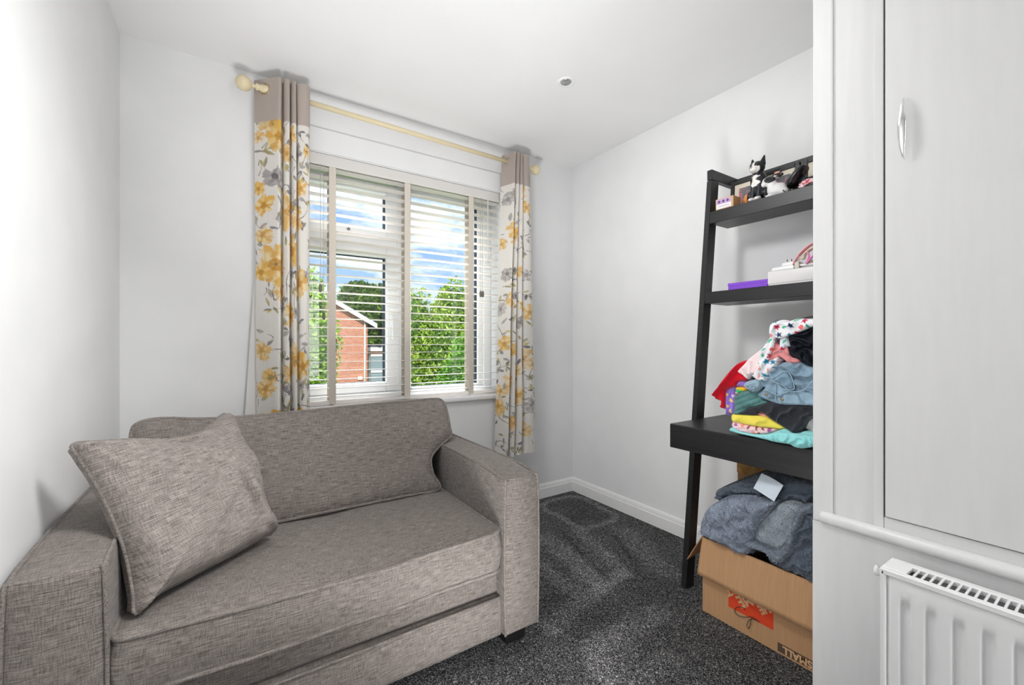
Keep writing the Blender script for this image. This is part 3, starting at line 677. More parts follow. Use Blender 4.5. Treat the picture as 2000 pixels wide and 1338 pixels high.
# back cushion (T-shaped, rests on seat and leans on back)
bcv = np.array([0, .50, .866]); bcn = np.array([0, -.866, .50]); bc0 = np.array([0, 1.690, .478])
def toUV(px, py): p = hitP(px, py, bc0, bcn)-bc0; return np.array([p[0], p@bcv])
pts = [toUV(*p) for p in ((858, 955), (846, 925), (842, 895), (858, 872), (880, 852), (879, 835), (872, 800), (864, 783), (848, 779), (800, 783), (700, 792), (600, 802), (500, 812), (400, 818), (330, 817), (290, 820), (264, 830), (256, 848), (253, 880))]
vb = pts[0][1]
pts += [np.array(p) for p in ((-.305, .20), (-.295, .17), (-.225, .155), (-.212, .12), (-.212, .03), (-.19, .0), (0, -.002), (.3, vb*.5), (.6, vb*.8))]
bc_poly = crom(pts, 5, True)
mapB = lambda u, v, w_: bc0[None]+np.outer(u, [1, 0, 0])+np.outer(v, bcv)+np.outer(w_-.088, bcn)
def wrB(u, v, d):
    e = np.clip(d/.03, 0, 1); top_ = np.exp(-np.clip(v.max()-v, 0, 9)/.035)
    return ((vn(u*5, v*6)-.5)*.032+(vn(u*14+9, v*10)-.5)*.010)*e+top_*(vn(u*30, v*6)-.5)*.024*np.clip(d/.01, 0, 1)
V, F, UV, P, nf, wf = inflate(bc_poly, .008, .085, .030, .14, mapB, wrB, sharp=True)
bc = mk('back_cushion', V, F, LINEN, sofa, True, UV)
for wv in (.086, -.086): piping([mapB(bc_poly[:, 0], bc_poly[:, 1], np.full(len(bc_poly), wv))], bc, .0062, True)

# scatter cushion
BL, BR, TR, TL = [np.array(p) for p in ((-.180, 1.300, .475), (.112, 1.560, .492), (-.012, 1.752, .852), (-.303, 1.394, .862))]
nrm = np.cross(BR-BL, TL-BL); nrm /= np.linalg.norm(nrm); nrm = -nrm if nrm[1] > 0 else nrm
PS = .45
def mapP(u, v, w_):
    s = u[:, None]; t = v[:, None]; p = BL*(1-s)*(1-t)+BR*s*(1-t)+TR*s*t+TL*(1-s)*t; return p+w_[:, None]*nrm
pp = [(0, 0), (.12, .035), (.3, .03), (.5, .02), (.75, .01), (.93, .01), (1, 0.0), (.995, .1), (1.03, .35), (1.04, .6), (1.02, .85), (1.01, .97), (1.0, 1.01), (.93, .99), (.82, .925), (.7, .90), (.5, .905), (.3, .955), (.12, .985), (.0, 1.0), (.0, .93), (.035, .75), (.055, .5), (.05, .3), (.02, .1)]
pp = crom(pp, 4, True)
def wrP(u, v, d):
    dd = np.clip(d/.05, 0, 1); r = (vn(u*3.2, v*3.5)-.5)*.035
    r += -.018*np.exp(-((u-.76+.15*(v-.5))**2)/.0008)*np.clip(1-np.abs(v-.36)/.25, 0, 1)       # pinch folds on the right
    r += .010*np.exp(-((u-.82+.15*(v-.5))**2)/.0006)*np.clip(1-np.abs(v-.33)/.22, 0, 1)
    r += -.020*np.exp(-((v-.84+.25*(u-.62))**2)/.0016)*np.clip(1-np.abs(u-.62)/.28, 0, 1)
    cr1 = np.minimum(u, 1-u)+np.minimum(v, 1-v); th = np.arctan2(v-np.round(v), u-np.round(u))
    r += .008*np.sin(th*16)*np.exp(-cr1/.16)
    return r*dd
V, F, UV, P, nf, wf = inflate(pp, .012, .006, .100, .46, mapP, lambda u, v, d: 1.7*wrP(u, v, d))
pil = empty('scatter_cushion', (-.1, 1.5, .47), 'square grey piped cushion leaning in the corner of the sofa', 'cushion')
mk('cushion_body', V, F, LINEN2, pil, True, UV*PS)
piping([mapP(pp[:, 0], pp[:, 1], np.zeros(len(pp)))], pil, .005, True)
#PART2

# ------------------------------------------------------------------ ladder desk
desk = empty('ladder_desk', (1.85, .80, 0), 'black-brown leaning ladder desk with two shelves in the alcove', 'desk')
DY0, DY1 = .462, 1.160
LX = lambda z: 1.697+.1085*z            # front of the leaning uprights
def upright(y0, y1):
    V = []
    for z in (0, 1.868):
        V += [(LX(z), y0, z), (LX(z)+.058, y0, z), (LX(z)+.058, y1, z), (LX(z), y1, z)]
    F = [(3, 2, 1, 0), (4, 5, 6, 7)]+[(i, (i+1) % 4, (i+1) % 4+4, i+4) for i in range(4)]
    bm = bmesh.new(); vs = [bm.verts.new(v) for v in V]; [bm.faces.new([vs[i] for i in f]) for f in F]
    bmesh.ops.bevel(bm, geom=bm.edges[:], offset=.0015, segments=1, affect='EDGES')
    return bm_obj('upright', bm, BLACKW, desk)
upright(DY1, DY1+.026); upright(DY0-.024, DY0-.002)
for y0 in (DY1, DY0-.024): box('top_side_rail', LX(1.9)-.002, XR-.003, y0, y0+.026, 1.871, 1.919, BLACKW, desk, bev=.0015, seg=1)
box('top_back_rail', XR-.026, XR-.003, DY0, DY1, 1.862, 1.915, BLACKW, desk, bev=.0015, seg=1)
def shelf(z0, z1, depth_to, name):
    xf = LX((z0+z1)/2)-.001
    box(name, xf, depth_to, DY0, DY1-.0008, z0, z1, BLACKW, desk, bev=.0015, seg=1)
shelf(1.656, 1.711, 2.03, 'top_shelf'); shelf(1.279, 1.332, 2.03, 'middle_shelf')
DX0, DZ0, DZ1 = 1.583, .650, .751
box('desktop', DX0+.003, XR-.004, DY0, DY1-.001, DZ1-.018, DZ1, BLACKW, desk, bev=.001, seg=1)
box('drawer_front', DX0, DX0+.018, DY0, DY1-.001, DZ0, DZ1-.0012, BLACKW, desk, bev=.0015, seg=1)
boxes('desk_side_panel', [(DX0+.018, XR-.004, DY1-.019, DY1-.001, DZ0, DZ1-.018)], BLACKW, desk); box('desk_side_panel', DX0+.018, XR-.004, DY0, DY0+.018, DZ0, DZ1-.018, BLACKW, desk)
box('desk_back_panel', XR-.022, XR-.004, DY0+.018, DY1-.019, DZ0, DZ1-.018, BLACKW, desk)
box('drawer_bottom', DX0+.018, XR-.022, DY0+.018, DY1-.019, DZ0+.004, DZ0+.012, BLACKW, desk)

# ------------------------------------------------------------------ picture frames on the top shelf
MATM = mat('cream_mount', s4(226, 218, 200), .8)
def art_mat(name, cols, seed):
    c = noise_mat(name, cols[0], cols[1], 22, .6, detail=2, lo=.42, hi=.58); t = c.node_tree; cr = [n for n in t.nodes if n.type == 'VALTORGB'][0]
    e = cr.color_ramp.elements.new(.5); e.color = (*cols[2][:3], 1); return c
def frame(y0, y1, label, am):
    z0, z1, x = 1.712, 1.868, 2.000
    e = empty('picture_frame', (x, (y0+y1)/2, z0), label, 'picture', 'framed pictures on the top shelf')
    lean = Matrix.Translation((x, 0, z0)) @ Matrix.Rotation(math.radians(4), 4, 'Y') @ Matrix.Translation((-x, 0, -z0))
    w_ = .018
    bm = bmesh.new()
    for b in ((x, x+.018, y0, y0+w_, z0, z1), (x, x+.018, y1-w_, y1, z0, z1), (x, x+.018, y0+w_, y1-w_, z0, z0+w_), (x, x+.018, y0+w_, y1-w_, z1-w_, z1)): add_box(bm, *b, bev=.0015, seg=1, M=lean)
    bm_obj('frame_moulding', bm, BLACKW, e)
    box('mount', x+.006, x+.010, y0+w_, y1-w_, z0+w_, z1-w_, MATM, e, M=lean)
    tag(box('print', x+.004, x+.006, y0+w_+.018, y1-w_-.022, z0+w_+.016, z1-w_-.022, am, e, M=lean), 'abstract grey and pink print')
frame(.835, 1.132, 'black framed picture with cream mount behind the cat ornament', art_mat('print_a', [s4(96, 96, 102), s4(196, 110, 130), s4(120, 118, 122)], 1))
frame(.50, .822, 'black framed picture with cream mount and pink print behind the black gadget', art_mat('print_b', [s4(210, 170, 165), s4(196, 120, 110), s4(190, 190, 200)], 2))

# ------------------------------------------------------------------ small kraft box with purple label
kb = empty('soap_box', (1.92, 1.09, 1.712), 'small kraft box with purple and white label on the top shelf', 'box')
KR = mat('kraft_light', s4(206, 166, 120), .8)
box('carton', 1.890, 1.952, 1.052, 1.136, 1.712, 1.764, KR, kb, bev=.0008, seg=1)
lb = box('label_sticker', 1.8893, 1.8899, 1.062, 1.131, 1.717, 1.760, mat('sticker_white', s4(236, 232, 236), .6), kb)
box('label_band', 1.8888, 1.8892, 1.0625, 1.1305, 1.738, 1.7595, mat('sticker_purple', s4(186, 156, 204), .6), lb)
PUR = mat('sticker_ink', s4(96, 70, 120), .7)
def star_poly(cx, cy, r, k=5, inner=.42, rot=0):
    return [(cx+(r if i % 2 == 0 else r*inner)*math.sin(rot+math.pi*i/k), cy+(r if i % 2 == 0 else r*inner)*math.cos(rot+math.pi*i/k)) for i in range(2*k)]
for i, y in enumerate((1.118, 1.098, 1.078)):
    P_ = star_poly(y, 1.749, .0075, 4, .7); mk('label_mark', [(1.8886, a, b) for a, b in P_]+[(1.8883, a, b) for a, b in P_], [tuple(range(7, -1, -1)), tuple(range(8, 16))], PUR, lb)
boxes('label_text_line', [(1.8885, 1.8890, 1.122-.0075*i-.005, 1.122-.0075*i, 1.727, 1.7295) for i in range(7)], mat('sticker_text', s4(120, 118, 126), .7), lb)

# ------------------------------------------------------------------ blob bodies (ornaments)
def blob(name, parts, mat_, parent, vox, colf, frame_, smooth_it=4):
    """parts: ('e',(f,s,z),(rf,rs,rz)[,tilt]) | ('c',p0,p1,r0,r1); frame_(f,s,z)->xyz"""
    bm = bmesh.new()
    for p in parts:
        if p[0] == 'e':
            r = bmesh.ops.create_icosphere(bm, subdivisions=3, radius=1)
            for v in r['verts']:
                c = v.co; q = Vector((c.x*p[2][0], c.y*p[2][1], c.z*p[2][2]))
                if len(p) > 3: q = Matrix.Rotation(p[3], 3, 'Y') @ q
                v.co = q+Vector(p[1])
        else:
            a, b = Vector(p[1]), Vector(p[2]); pts = [a.lerp(b, t) for t in np.linspace(0, 1, 8)]; rr = list(np.linspace(p[3], p[4], 8))
            V, F = tube(pts, rr, 12); vs = [bm.verts.new(v) for v in V]; [bm.faces.new([vs[i] for i in f]) for f in F]
    me = bpy.data.meshes.new('tmp'); bm.to_mesh(me); bm.free(); o = bpy.data.objects.new('tmp', me); COL.objects.link(o)
    m = o.modifiers.new('r', 'REMESH'); m.mode = 'VOXEL'; m.voxel_size = vox
    s = o.modifiers.new('s', 'SMOOTH'); s.iterations = smooth_it; s.factor = .5
    dg = bpy.context.evaluated_depsgraph_get(); ev = o.evaluated_get(dg); m2 = ev.to_mesh()
    V = np.array([v.co[:] for v in m2.vertices]); F = [tuple(p.vertices) for p in m2.polygons]; ev.to_mesh_clear()
    bpy.data.objects.remove(o); C = np.array([colf(*v) for v in V])
    return mk(name, frame_(V), F, mat_, parent, True, None, C)
GLAZE = mat('glazed_ceramic', rough=.28, attr=True); STONE = mat('painted_resin', rough=.6, attr=True)
def frm(o, ang, sc=1.0):
    ca, sa = math.cos(ang), math.sin(ang)   # local f,s -> world; f=forward, s=left
    return lambda V: np.column_stack([o[0]+sc*(V[:, 0]*ca-V[:, 1]*sa), o[1]+sc*(V[:, 0]*sa+V[:, 1]*ca), o[2]+sc*V[:, 2]])
# cat
cat_o = (1.930, .958, 1.7115)
cat = empty('cat_ornament', cat_o, 'black and white sitting cat ornament on the top shelf', 'ornament')
fc = frm(cat_o, math.radians(180-6), 1.04)
BK, WH = srgb(26, 27, 32), srgb(232, 228, 224)
def catcol(f, s, z):
    if z < .016 and f > .018: return WH
    if z > .105:
        if f > .030 and z < .146-.0006*(abs(s)*1000)*.5 and abs(s) < .022: return WH
        if f > .018 and z >= .140 and z < .168 and abs(s) < .004: return WH
        return BK
    if f > .020 and z > .062 and abs(s-.003*math.sin(z*260)) < .013+.006*math.sin(z*190): return WH
    return BK
blob('cat_body', [('e', (-.014, 0, .052), (.040, .038, .052)), ('e', (.004, 0, .086), (.031, .033, .046)), ('e', (.016, 0, .142), (.029, .030, .027)), ('e', (.040, 0, .132), (.013, .016, .012)),
    ('e', (.030, .010, .130), (.012, .012, .011)), ('e', (.030, -.010, .130), (.012, .012, .011)), ('c', (.012, .019, .152), (.008, .026, .188), .014, .003), ('c', (.012, -.019, .152), (.008, -.026, .188), .014, .003),
    ('c', (.016, .013, .085), (.028, .013, .012), .013, .0095), ('c', (.016, -.013, .085), (.028, -.013, .012), .013, .0095), ('e', (.036, .013, .008), (.015, .011, .008)), ('e', (.036, -.013, .008), (.015, .011, .008)),
    ('e', (-.012, .032, .032), (.036, .018, .032)), ('e', (-.012, -.034, .032), (.036, .018, .032)), ('c', (-.045, -.012, .012), (-.02, -.048, .010), .010, .008), ('c', (-.02, -.048, .010), (.012, -.044, .009), .008, .006), ('e', (0, 0, .006), (.035, .030, .006))],
    GLAZE, cat, .0026, catcol, fc)
EYE = mat('ornament_eye', s4(84, 92, 66), .1); EYEB = mat('ornament_pupil', (.01, .01, .01), .08)
def ball(name, P, r, m, parent, sc=(1, 1, 1)):
    bm = bmesh.new(); rr = bmesh.ops.create_icosphere(bm, subdivisions=2, radius=r)
    for v in rr['verts']: v.co = Vector((v.co.x*sc[0]+P[0], v.co.y*sc[1]+P[1], v.co.z*sc[2]+P[2]))
    return bm_obj(name, bm, m, parent, True)
for s in (.0125, -.0125):
    p = fc(np.array([[.0395, s, .1515]]))[0]; e = ball('eye', p, .0042, EYE, cat); p = fc(np.array([[.0428, s, .1518]]))[0]; ball('pupil', p, .0020, EYEB, e)
p = fc(np.array([[.0535, 0, .135]]))[0]; ball('nose', p, .0028, mat('ornament_nose', s4(190, 150, 150), .4), cat)
# rabbit
rab_o = (1.925, .888, 1.7115)
rab = empty('rabbit_ornament', rab_o, 'white rabbit ornament with black eye patch beside the cat', 'ornament')
fr = frm(rab_o, math.radians(108), 1.0)
def rabcol(f, s, z):
    if abs(s) > .004 and ((f-.022)/.021)**2+((z-.077)/.014)**2 < 1: return srgb(38, 38, 42)
    if z > .088 and f < .012: return srgb(54, 48, 48)
    return srgb(228, 226, 226)
blob('rabbit_body', [('e', (-.010, 0, .030), (.034, .027, .031)), ('e', (.010, 0, .036), (.024, .023, .030)), ('e', (.026, 0, .073), (.027, .020, .021)), ('e', (.046, 0, .064), (.011, .012, .011)), ('e', (.014, 0, .055), (.020, .020, .022)),
    ('e', (-.028, .016, .018), (.020, .012, .018)), ('e', (-.028, -.016, .018), (.020, .012, .018)), ('e', (-.045, 0, .022), (.010, .010, .010)), ('e', (.024, .01, .008), (.016, .008, .008)), ('e', (.024, -.01, .008), (.016, .008, .008)),
    ('c', (.010, .011, .085), (-.020, .016, .106), .008, .006), ('c', (.010, -.011, .085), (-.024, -.016, .102), .008, .006)], STONE, rab, .0026, rabcol, fr, 3)
for s in (.0175, -.0175):
    p = fr(np.array([[.030, s*1.08, .079]]))[0]; ball('eye', p, .0036, EYEB, rab)
p = fr(np.array([[.0, .0215, .084]]))[0]
ball('ear_lining', fr(np.array([[-.006, .0205, .0985]]))[0], .0052, mat('ear_pink', s4(206, 150, 138), .6), rab, (1.0, 2.4, .9))
# orange and pink ornament half hidden behind the cat
om = empty('flower_ornament', (1.965, 1.030, 1.712), 'small orange and pink ornament half hidden behind the cat', 'ornament')
for k in range(6):
    a = k*math.pi/3; ball('petal', (1.975, 1.030+.014*math.cos(a), 1.752+.016*math.sin(a)), .0115, mat('petal_orange', s4(244, 158, 72), .6) if k == 0 else bpy.data.materials['petal_orange'], om, (.5, 1, 1))
ball('pink_base', (1.968, 1.034, 1.723), .0175, mat('petal_pink', s4(222, 120, 140), .6), om, (.9, 1, .75))
# black gadget: oval head on jointed stand
BLKP = mat('black_plastic', s4(22, 24, 27), .25); GRYP = mat('charcoal_plastic', s4(56, 60, 66), .5)
gd = empty('gadget', (1.93, .76, 1.712), 'black oval gadget with grey plate tilted on the top shelf', 'gadget')
def slab(name, c, ax_u, ax_v, ru, rv, th, m, parent, k=28, pw=2.6):
    c = Vector(c); u = Vector(ax_u).normalized(); v = Vector(ax_v); v = (v-u*v.dot(u)).normalized(); n_ = u.cross(v)
    V = []; F = []
    rings_ = [(0, -.5), (.86, -.5), (.97, -.36), (1, 0), (.97, .36), (.86, .5), (0, .5)]
    for s, t in rings_[1:-1]:
        for i in range(k):
            a = 2*math.pi*i/k; ca, sa = math.cos(a), math.sin(a); q = (abs(ca)**pw+abs(sa)**pw)**(-1/pw)
            V.append(tuple(c+u*(ru*s*q*ca)+v*(rv*s*q*sa)+n_*(th*t)))
    for j in range(4):
        for i in range(k): F.append((j*k+i, j*k+(i+1) % k, (j+1)*k+(i+1) % k, (j+1)*k+i))
    F += [tuple(range(k-1, -1, -1)), tuple(4*k+i for i in range(k))]
    return mk(name, V, F, m, parent, True)
G0 = hitX(1540, 368, 1.90); G1 = hitX(1576, 322, 1.90); gc = (G0+G1)/2; gu = G1-G0
slab('oval_head', gc, gu, (1, -.25, .25), np.linalg.norm(gu)/2, .036, .016, BLKP, gd)
slab('grey_plate', gc+np.array([.012, .022, .018]), gu, (.55, -.2, .8), .040, .030, .008, GRYP, gd, pw=4)
h2 = hitX(1575, 352, 1.93); h3 = hitX(1600, 346, 1.93)
tubes('arm', [[gc+np.array([.01, -.012, -.006]), h2, h3]], .011, GRYP, gd, 12); ball('joint', h2, .014, BLKP, gd)
h4 = hitX(1585, 362, 1.91); slab('foot', h4+np.array([0, -.015, -.004]), (0, 1, 0), (1, 0, 0), .034, .03, .012, BLKP, gd, pw=4)
tubes('cable', [crom([hitX(1533, 376, 1.89), hitX(1529, 371, 1.90), hitX(1536, 378, 1.89)+[0, 0, .001], hitX(1541, 374, 1.90)], 5)], .0018, BLKP, gd, 8)
dbx = empty('dark_carton', (1.975, .845, 1.712), 'dark little carton with orange motif behind the gadget', 'box')
box('carton', 1.955, 1.982, .80, .838, 1.712, 1.775, mat('dark_card', s4(44, 40, 40), .7), dbx)
P_ = star_poly(.806, 1.750, .012, 5, .5); mk('motif', [(1.9546, a, b) for a, b in P_]+[(1.9541, a, b) for a, b in P_], [tuple(range(9, -1, -1)), tuple(range(10, 20))], mat('motif_orange', s4(236, 120, 60), .6), dbx)

# ------------------------------------------------------------------ inflated soft pieces seen from the front (local plane Y,Z; w towards -X)
def cr5(pts, sc, ox, oy): return [(ox+x/sc, oy+y/sc) for x, y in pts]
def soft(name, px, x0, depth, parent, colf, h=.0028, e=.003, bulge=.012, R=.022, wr=None, smooth=True, zmin=None, mat_=None, xf=None):
    q = np.array([hitX(x, y, x0)[1:] for x, y in px])
    if smooth: q = crom(q, 4, True)
    if zmin is not None: q[:, 1] = np.maximum(q[:, 1], zmin)
    fx = xf or (lambda u, v: 0*u)
    mp_ = lambda u, v, w_: np.stack([x0-w_+fx(u, v), u+0*w_, v+0*w_], 1)
    V, F, UV, P, n, wf = inflate(q, h, e, bulge, R, mp_, wr, backbulge=.0, backw=depth)
    P2 = np.concatenate([P, P]); rest = V[2*n:][:, 1:]
    C = colf(np.concatenate([P2, rest]))
    return mk(name, V, F, mat_ or CLOTH, parent, True, UV, C), q
def folds(ang, lam, amp, warp=.5, seed=0, fine=.002):
    ca, sa = math.cos(ang), math.sin(ang)
    def f(u, v, d):
        s = (u*ca+v*sa)/lam+warp*(vn(u*14+seed, v*14)-.5)*3
        r = (1-np.abs(np.sin(math.pi*s)))**1.4
        return (r-.35)*amp*np.clip(d/.012, 0, 1)*(.4+1.2*vn(u*9+seed, v*9+3))+(vn(u*70, v*70+seed)-.5)*fine
    return f
def solid(c, var=.08, seed=0):
    c = srgb(*c); return lambda P: c[None]*(1+(vn(P[:, 0]*160+seed, P[:, 1]*160)-.5)[:, None]*var)
def printed(base, motifs, cell, seed, dens=.8, size=.42):
    """motifs: list of (kind,color)"""
    b = srgb(*base)
    def f(P):
        C = np.tile(b, (len(P), 1)); u, v = P[:, 0], P[:, 1]; R_ = random.Random(seed)
        iu0, iu1 = int(u.min()/cell)-1, int(u.max()/cell)+2; iv0, iv1 = int(v.min()/cell)-1, int(v.max()/cell)+2
        for i in range(iu0, iu1):
            for j in range(iv0, iv1):
                if R_.random() > dens: R_.random(); continue
                k, c = R_.choice(motifs); cu = (i+.5*(j % 2)+R_.uniform(-.2, .2))*cell; cv = (j+R_.uniform(-.2, .2))*cell; rot = R_.uniform(0, 6.28); r0 = cell*size*R_.uniform(.75, 1.15)
                du, dv = u-cu, v-cv; r = np.hypot(du, dv); th = np.arctan2(dv, du)+rot
                if k == 'star':
                    a = np.mod(th, 2*math.pi/5)-math.pi/5; bt = math.pi/5; aa = np.abs(a); m = r < r0*.42*math.sin(bt)/(np.sin(aa)+.42*np.sin(bt-aa)+1e-9)
                elif k == 'leaf': m = (np.abs(r*np.sin(th)) < r0*.33*np.clip(1-(r*np.cos(th)/r0)**2, 0, 1))
                elif k == 'dot': m = r < r0*.6
                elif k == 'moon': m = (r < r0*.8) & (np.hypot(du-r0*.4*math.cos(rot), dv-r0*.4*math.sin(rot)) > r0*.65)
                else: m = r < r0*(.6+.3*np.sin(th*2))
                C[m] = srgb(*c)
        return C
    return f
# crop coordinate converters
A7 = lambda L_: cr5(L_, 5.145, 1290, 680); A6 = lambda L_: cr5(L_, 5.577, 1360, 460); AT = lambda L_: cr5(L_, 13.38, 1490, 610); AR = lambda L_: cr5(L_, 11.15, 1380, 700)
GRP = 'heap of folded clothes on the desk'
def garment(name, label, cat, **k):
    c = hitX(*k['px'][0], k['x0']); e = empty(name, (k['x0']+.1, c[1], c[2]), label, cat, GRP); 
    o, q = soft('fabric', parent=e, **k); return e, q
ZD = DZ1+.001
GX = 1.615
garment('turquoise_shirt', 'turquoise crumpled top at the bottom of the clothes heap, spilling over the desk edge', 'clothing',
    px=A7([(712, 800), (705, 822), (725, 838), (800, 858), (950, 892), (1090, 925), (1200, 950), (1300, 965), (1345, 990), (1420, 1006), (1500, 996), (1600, 985), (1760, 1000), (1760, 860), (1540, 850), (1450, 835), (1400, 850), (1340, 846), (1290, 820), (1240, 812), (1150, 840), (1090, 862), (1000, 866), (900, 858), (800, 835), (740, 800)]), x0=1.596, depth=.32, colf=solid((150, 222, 222)), wr=folds(-.7, .045, .016, 1.2, 3), bulge=.016, zmin=ZD+.001)
soft('hanging_lip', A7([(1050, 880), (1090, 925), (1200, 950), (1300, 965), (1345, 990), (1420, 1006), (1500, 996), (1600, 985), (1760, 1000), (1760, 900), (1500, 880), (1300, 850), (1150, 850)]), 1.576, .004, [o for o in COL.objects if o.name == 'turquoise_shirt'][0], solid((150, 222, 222)), R=.02, bulge=.012, wr=folds(-.7, .045, .016, 1.2, 3))
garment('patterned_shirt', 'folded pink top with orange and purple shapes under the yellow one', 'clothing',
    px=A7([(728, 742), (722, 770), (740, 800), (800, 834), (900, 856), (1000, 864), (1088, 860), (1150, 838), (1205, 812), (1100, 800), (900, 770), (780, 735)]), x0=1.606, depth=.30,
    colf=printed((238, 206, 212), [('leaf', (206, 140, 40)), ('dot', (170, 90, 160)), ('leaf', (150, 70, 40)), ('dot', (240, 150, 130))], .024, 5, .8, .5), wr=folds(1.3, .012, .006, .6, 8), R=.014)
garment('yellow_shirt', 'smooth yellow folded top low in the clothes heap', 'clothing',
    px=A7([(722, 672), (718, 700), (735, 738), (800, 752), (950, 782), (1080, 796), (1180, 808), (1255, 806), (1225, 775), (1150, 735), (1085, 695), (960, 672), (800, 664), (745, 662)]), x0=1.600, depth=.30, colf=solid((244, 226, 92)), wr=folds(.5, .06, .008, .8, 2), R=.02)
garment('red_patterned_cloth', 'scrap of red and pink patterned cloth above the yellow top', 'clothing',
    px=A7([(960, 640), (965, 668), (1085, 695), (1120, 715), (1130, 700), (1085, 660), (1010, 636)]), x0=1.612, depth=.25, colf=printed((232, 150, 140), [('dot', (200, 60, 50)), ('leaf', (250, 220, 210))], .012, 9), wr=folds(.3, .02, .004, .6, 1), R=.01)
garment('black_jeans', 'black jeans folded across the middle of the clothes heap', 'clothing',
    px=A7([(745, 660), (800, 664), (860, 668), (965, 670), (1010, 640), (1090, 690), (1160, 740), (1260, 800), (1350, 858), (1425, 800), (1462, 735), (1530, 690), (1760, 640), (1760, 560), (1560, 565), (1400, 570), (1250, 572), (1160, 555), (1080, 545), (1000, 580), (900, 600), (830, 640)]), x0=1.594, depth=.30, colf=solid((44, 46, 52)), wr=folds(-2.2, .05, .014, .8, 4), R=.02)
garment('white_cloth', 'white folded cloth tucked beside the black jeans', 'clothing', px=A7([(1462, 742), (1448, 790), (1480, 815), (1530, 850), (1700, 860), (1760, 700), (1530, 705)]), x0=1.625, depth=.2, colf=solid((214, 214, 210)), wr=folds(.6, .04, .006, .8, 6))
garment('teal_cardigan', 'teal chunky knitted cardigan in the clothes heap', 'clothing',
    px=A7([(755, 480), (750, 540), (752, 600), (745, 662), (800, 668), (850, 645), (900, 602), (1000, 585), (1090, 545), (1050, 520), (1040, 470), (1010, 400), (930, 420), (860, 425), (800, 450)]), x0=1.604, depth=.30, colf=lambda P: srgb(88, 132, 130)[None]*(1+.5*(vn(P[:, 0]*60, P[:, 1]*60)-.5))[:, None],
    wr=lambda u, v, d: (.007*np.abs(np.sin((v+u*.5)*150))*(.5+.5*np.abs(np.sin((u-v*.4)*190)))+(vn(u*20, v*20)-.5)*.008)*np.clip(d/.008, 0, 1), R=.02)
garment('rainbow_shirt', 'rainbow striped scrap showing beside the purple top', 'clothing',
    px=A7([(770, 392), (765, 430), (760, 478), (800, 452), (870, 425), (905, 410), (880, 385), (830, 385)]), x0=1.606, depth=.25,
    colf=lambda P: np.array([srgb(*c) for c in ((240, 200, 50), (240, 200, 50), (70, 190, 120), (60, 180, 110), (240, 240, 230), (230, 110, 50))])[(((-(P[:, 1]-P[:, 0]*.25))*160).astype(int)) % 6], wr=folds(1.6, .012, .004, .4, 2), R=.008)
garment('light_denim_jacket', 'pale blue denim jacket with metal button in the clothes heap', 'clothing',
    px=A7([(985, 465), (1040, 505), (1100, 530), (1160, 552), (1250, 568), (1400, 570), (1760, 558), (1760, 200), (1520, 190), (1440, 150), (1380, 135), (1290, 138), (1180, 160), (1100, 215), (1010, 285), (930, 325), (850, 370), (840, 385), (900, 425), (930, 438), (1000, 400), (1060, 395)]), x0=1.592, depth=.30, colf=lambda P: srgb(136, 162, 180)[None]*(1+.45*(vn(P[:, 0]*30, P[:, 1]*22)-.5)+.2*(vn(P[:, 0]*200, P[:, 1]*200)-.5))[:, None],
    wr=folds(2.0, .055, .020, 1.0, 7, .002), R=.022, bulge=.014)
dj = [o for o in COL.objects if o.name.startswith('light_denim_jacket')][0]
def strip(name, px, x0, r, m, parent, n=8):
    P = crom([hitX(x, y, x0) for x, y in px], 5); return tubes(name, [P], r, m, parent, n)
DEN = mat('denim_seam', s4(158, 182, 198), .9)
dm = mat('denim_flap', rough=.95, attr=True)
sl_, _ = soft('waistband', A7([(1155, 455), (1160, 520), (1200, 550), (1400, 568), (1720, 556), (1720, 420), (1530, 432), (1380, 440), (1250, 400), (1170, 330), (1145, 340)]), 1.580, .012, dj, lambda P: srgb(150, 178, 196)[None]*(1+.4*(vn(P[:, 0]*50, P[:, 1]*90)-.5))[:, None], R=.006, bulge=.004, wr=folds(.2, .05, .004, .4, 3))
cf_, _ = soft('cuff', A7([(1150, 345), (1165, 295), (1230, 240), (1280, 240), (1320, 310), (1345, 400), (1290, 418), (1230, 380), (1190, 340)]), 1.572, .014, dj, lambda P: srgb(122, 150, 170)[None]*(1+.4*(vn(P[:, 0]*50, P[:, 1]*40)-.5))[:, None], R=.010, bulge=.008, wr=folds(1.2, .03, .006, .6, 5))
strip('hem_seam', A7([(1010, 283), (1100, 300), (1160, 285), (1230, 238), (1285, 240), (1320, 300), (1345, 390), (1330, 415), (1280, 418), (1220, 370), (1150, 345)]), 1.563, .0016, DEN, dj)
strip('hem_seam', A7([(1150, 345), (1190, 370), (1230, 410), (1340, 440), (1450, 415), (1530, 330), (1640, 300)]), 1.566, .0016, DEN, dj)
strip('hem_seam', A7([(1160, 380), (1155, 470), (1165, 535), (1210, 556)]), 1.568, .0015, DEN, dj)
cuff2, _ = soft('rolled_sleeve', A7([(845, 372), (870, 340), (930, 325), (1000, 330), (1012, 380), (985, 415), (930, 440), (900, 420)]), 1.578, .02, dj, lambda P: srgb(150, 176, 190)[None]*(1+.3*(vn(P[:, 0]*90, P[:, 1]*90)-.5))[:, None], R=.012, bulge=.014, wr=folds(.8, .018, .008, 1.2, 5))
strip('hem_seam', A7([(845, 375), (880, 405), (905, 380), (940, 372), (945, 400), (925, 435)]), 1.558, .0016, DEN, dj)
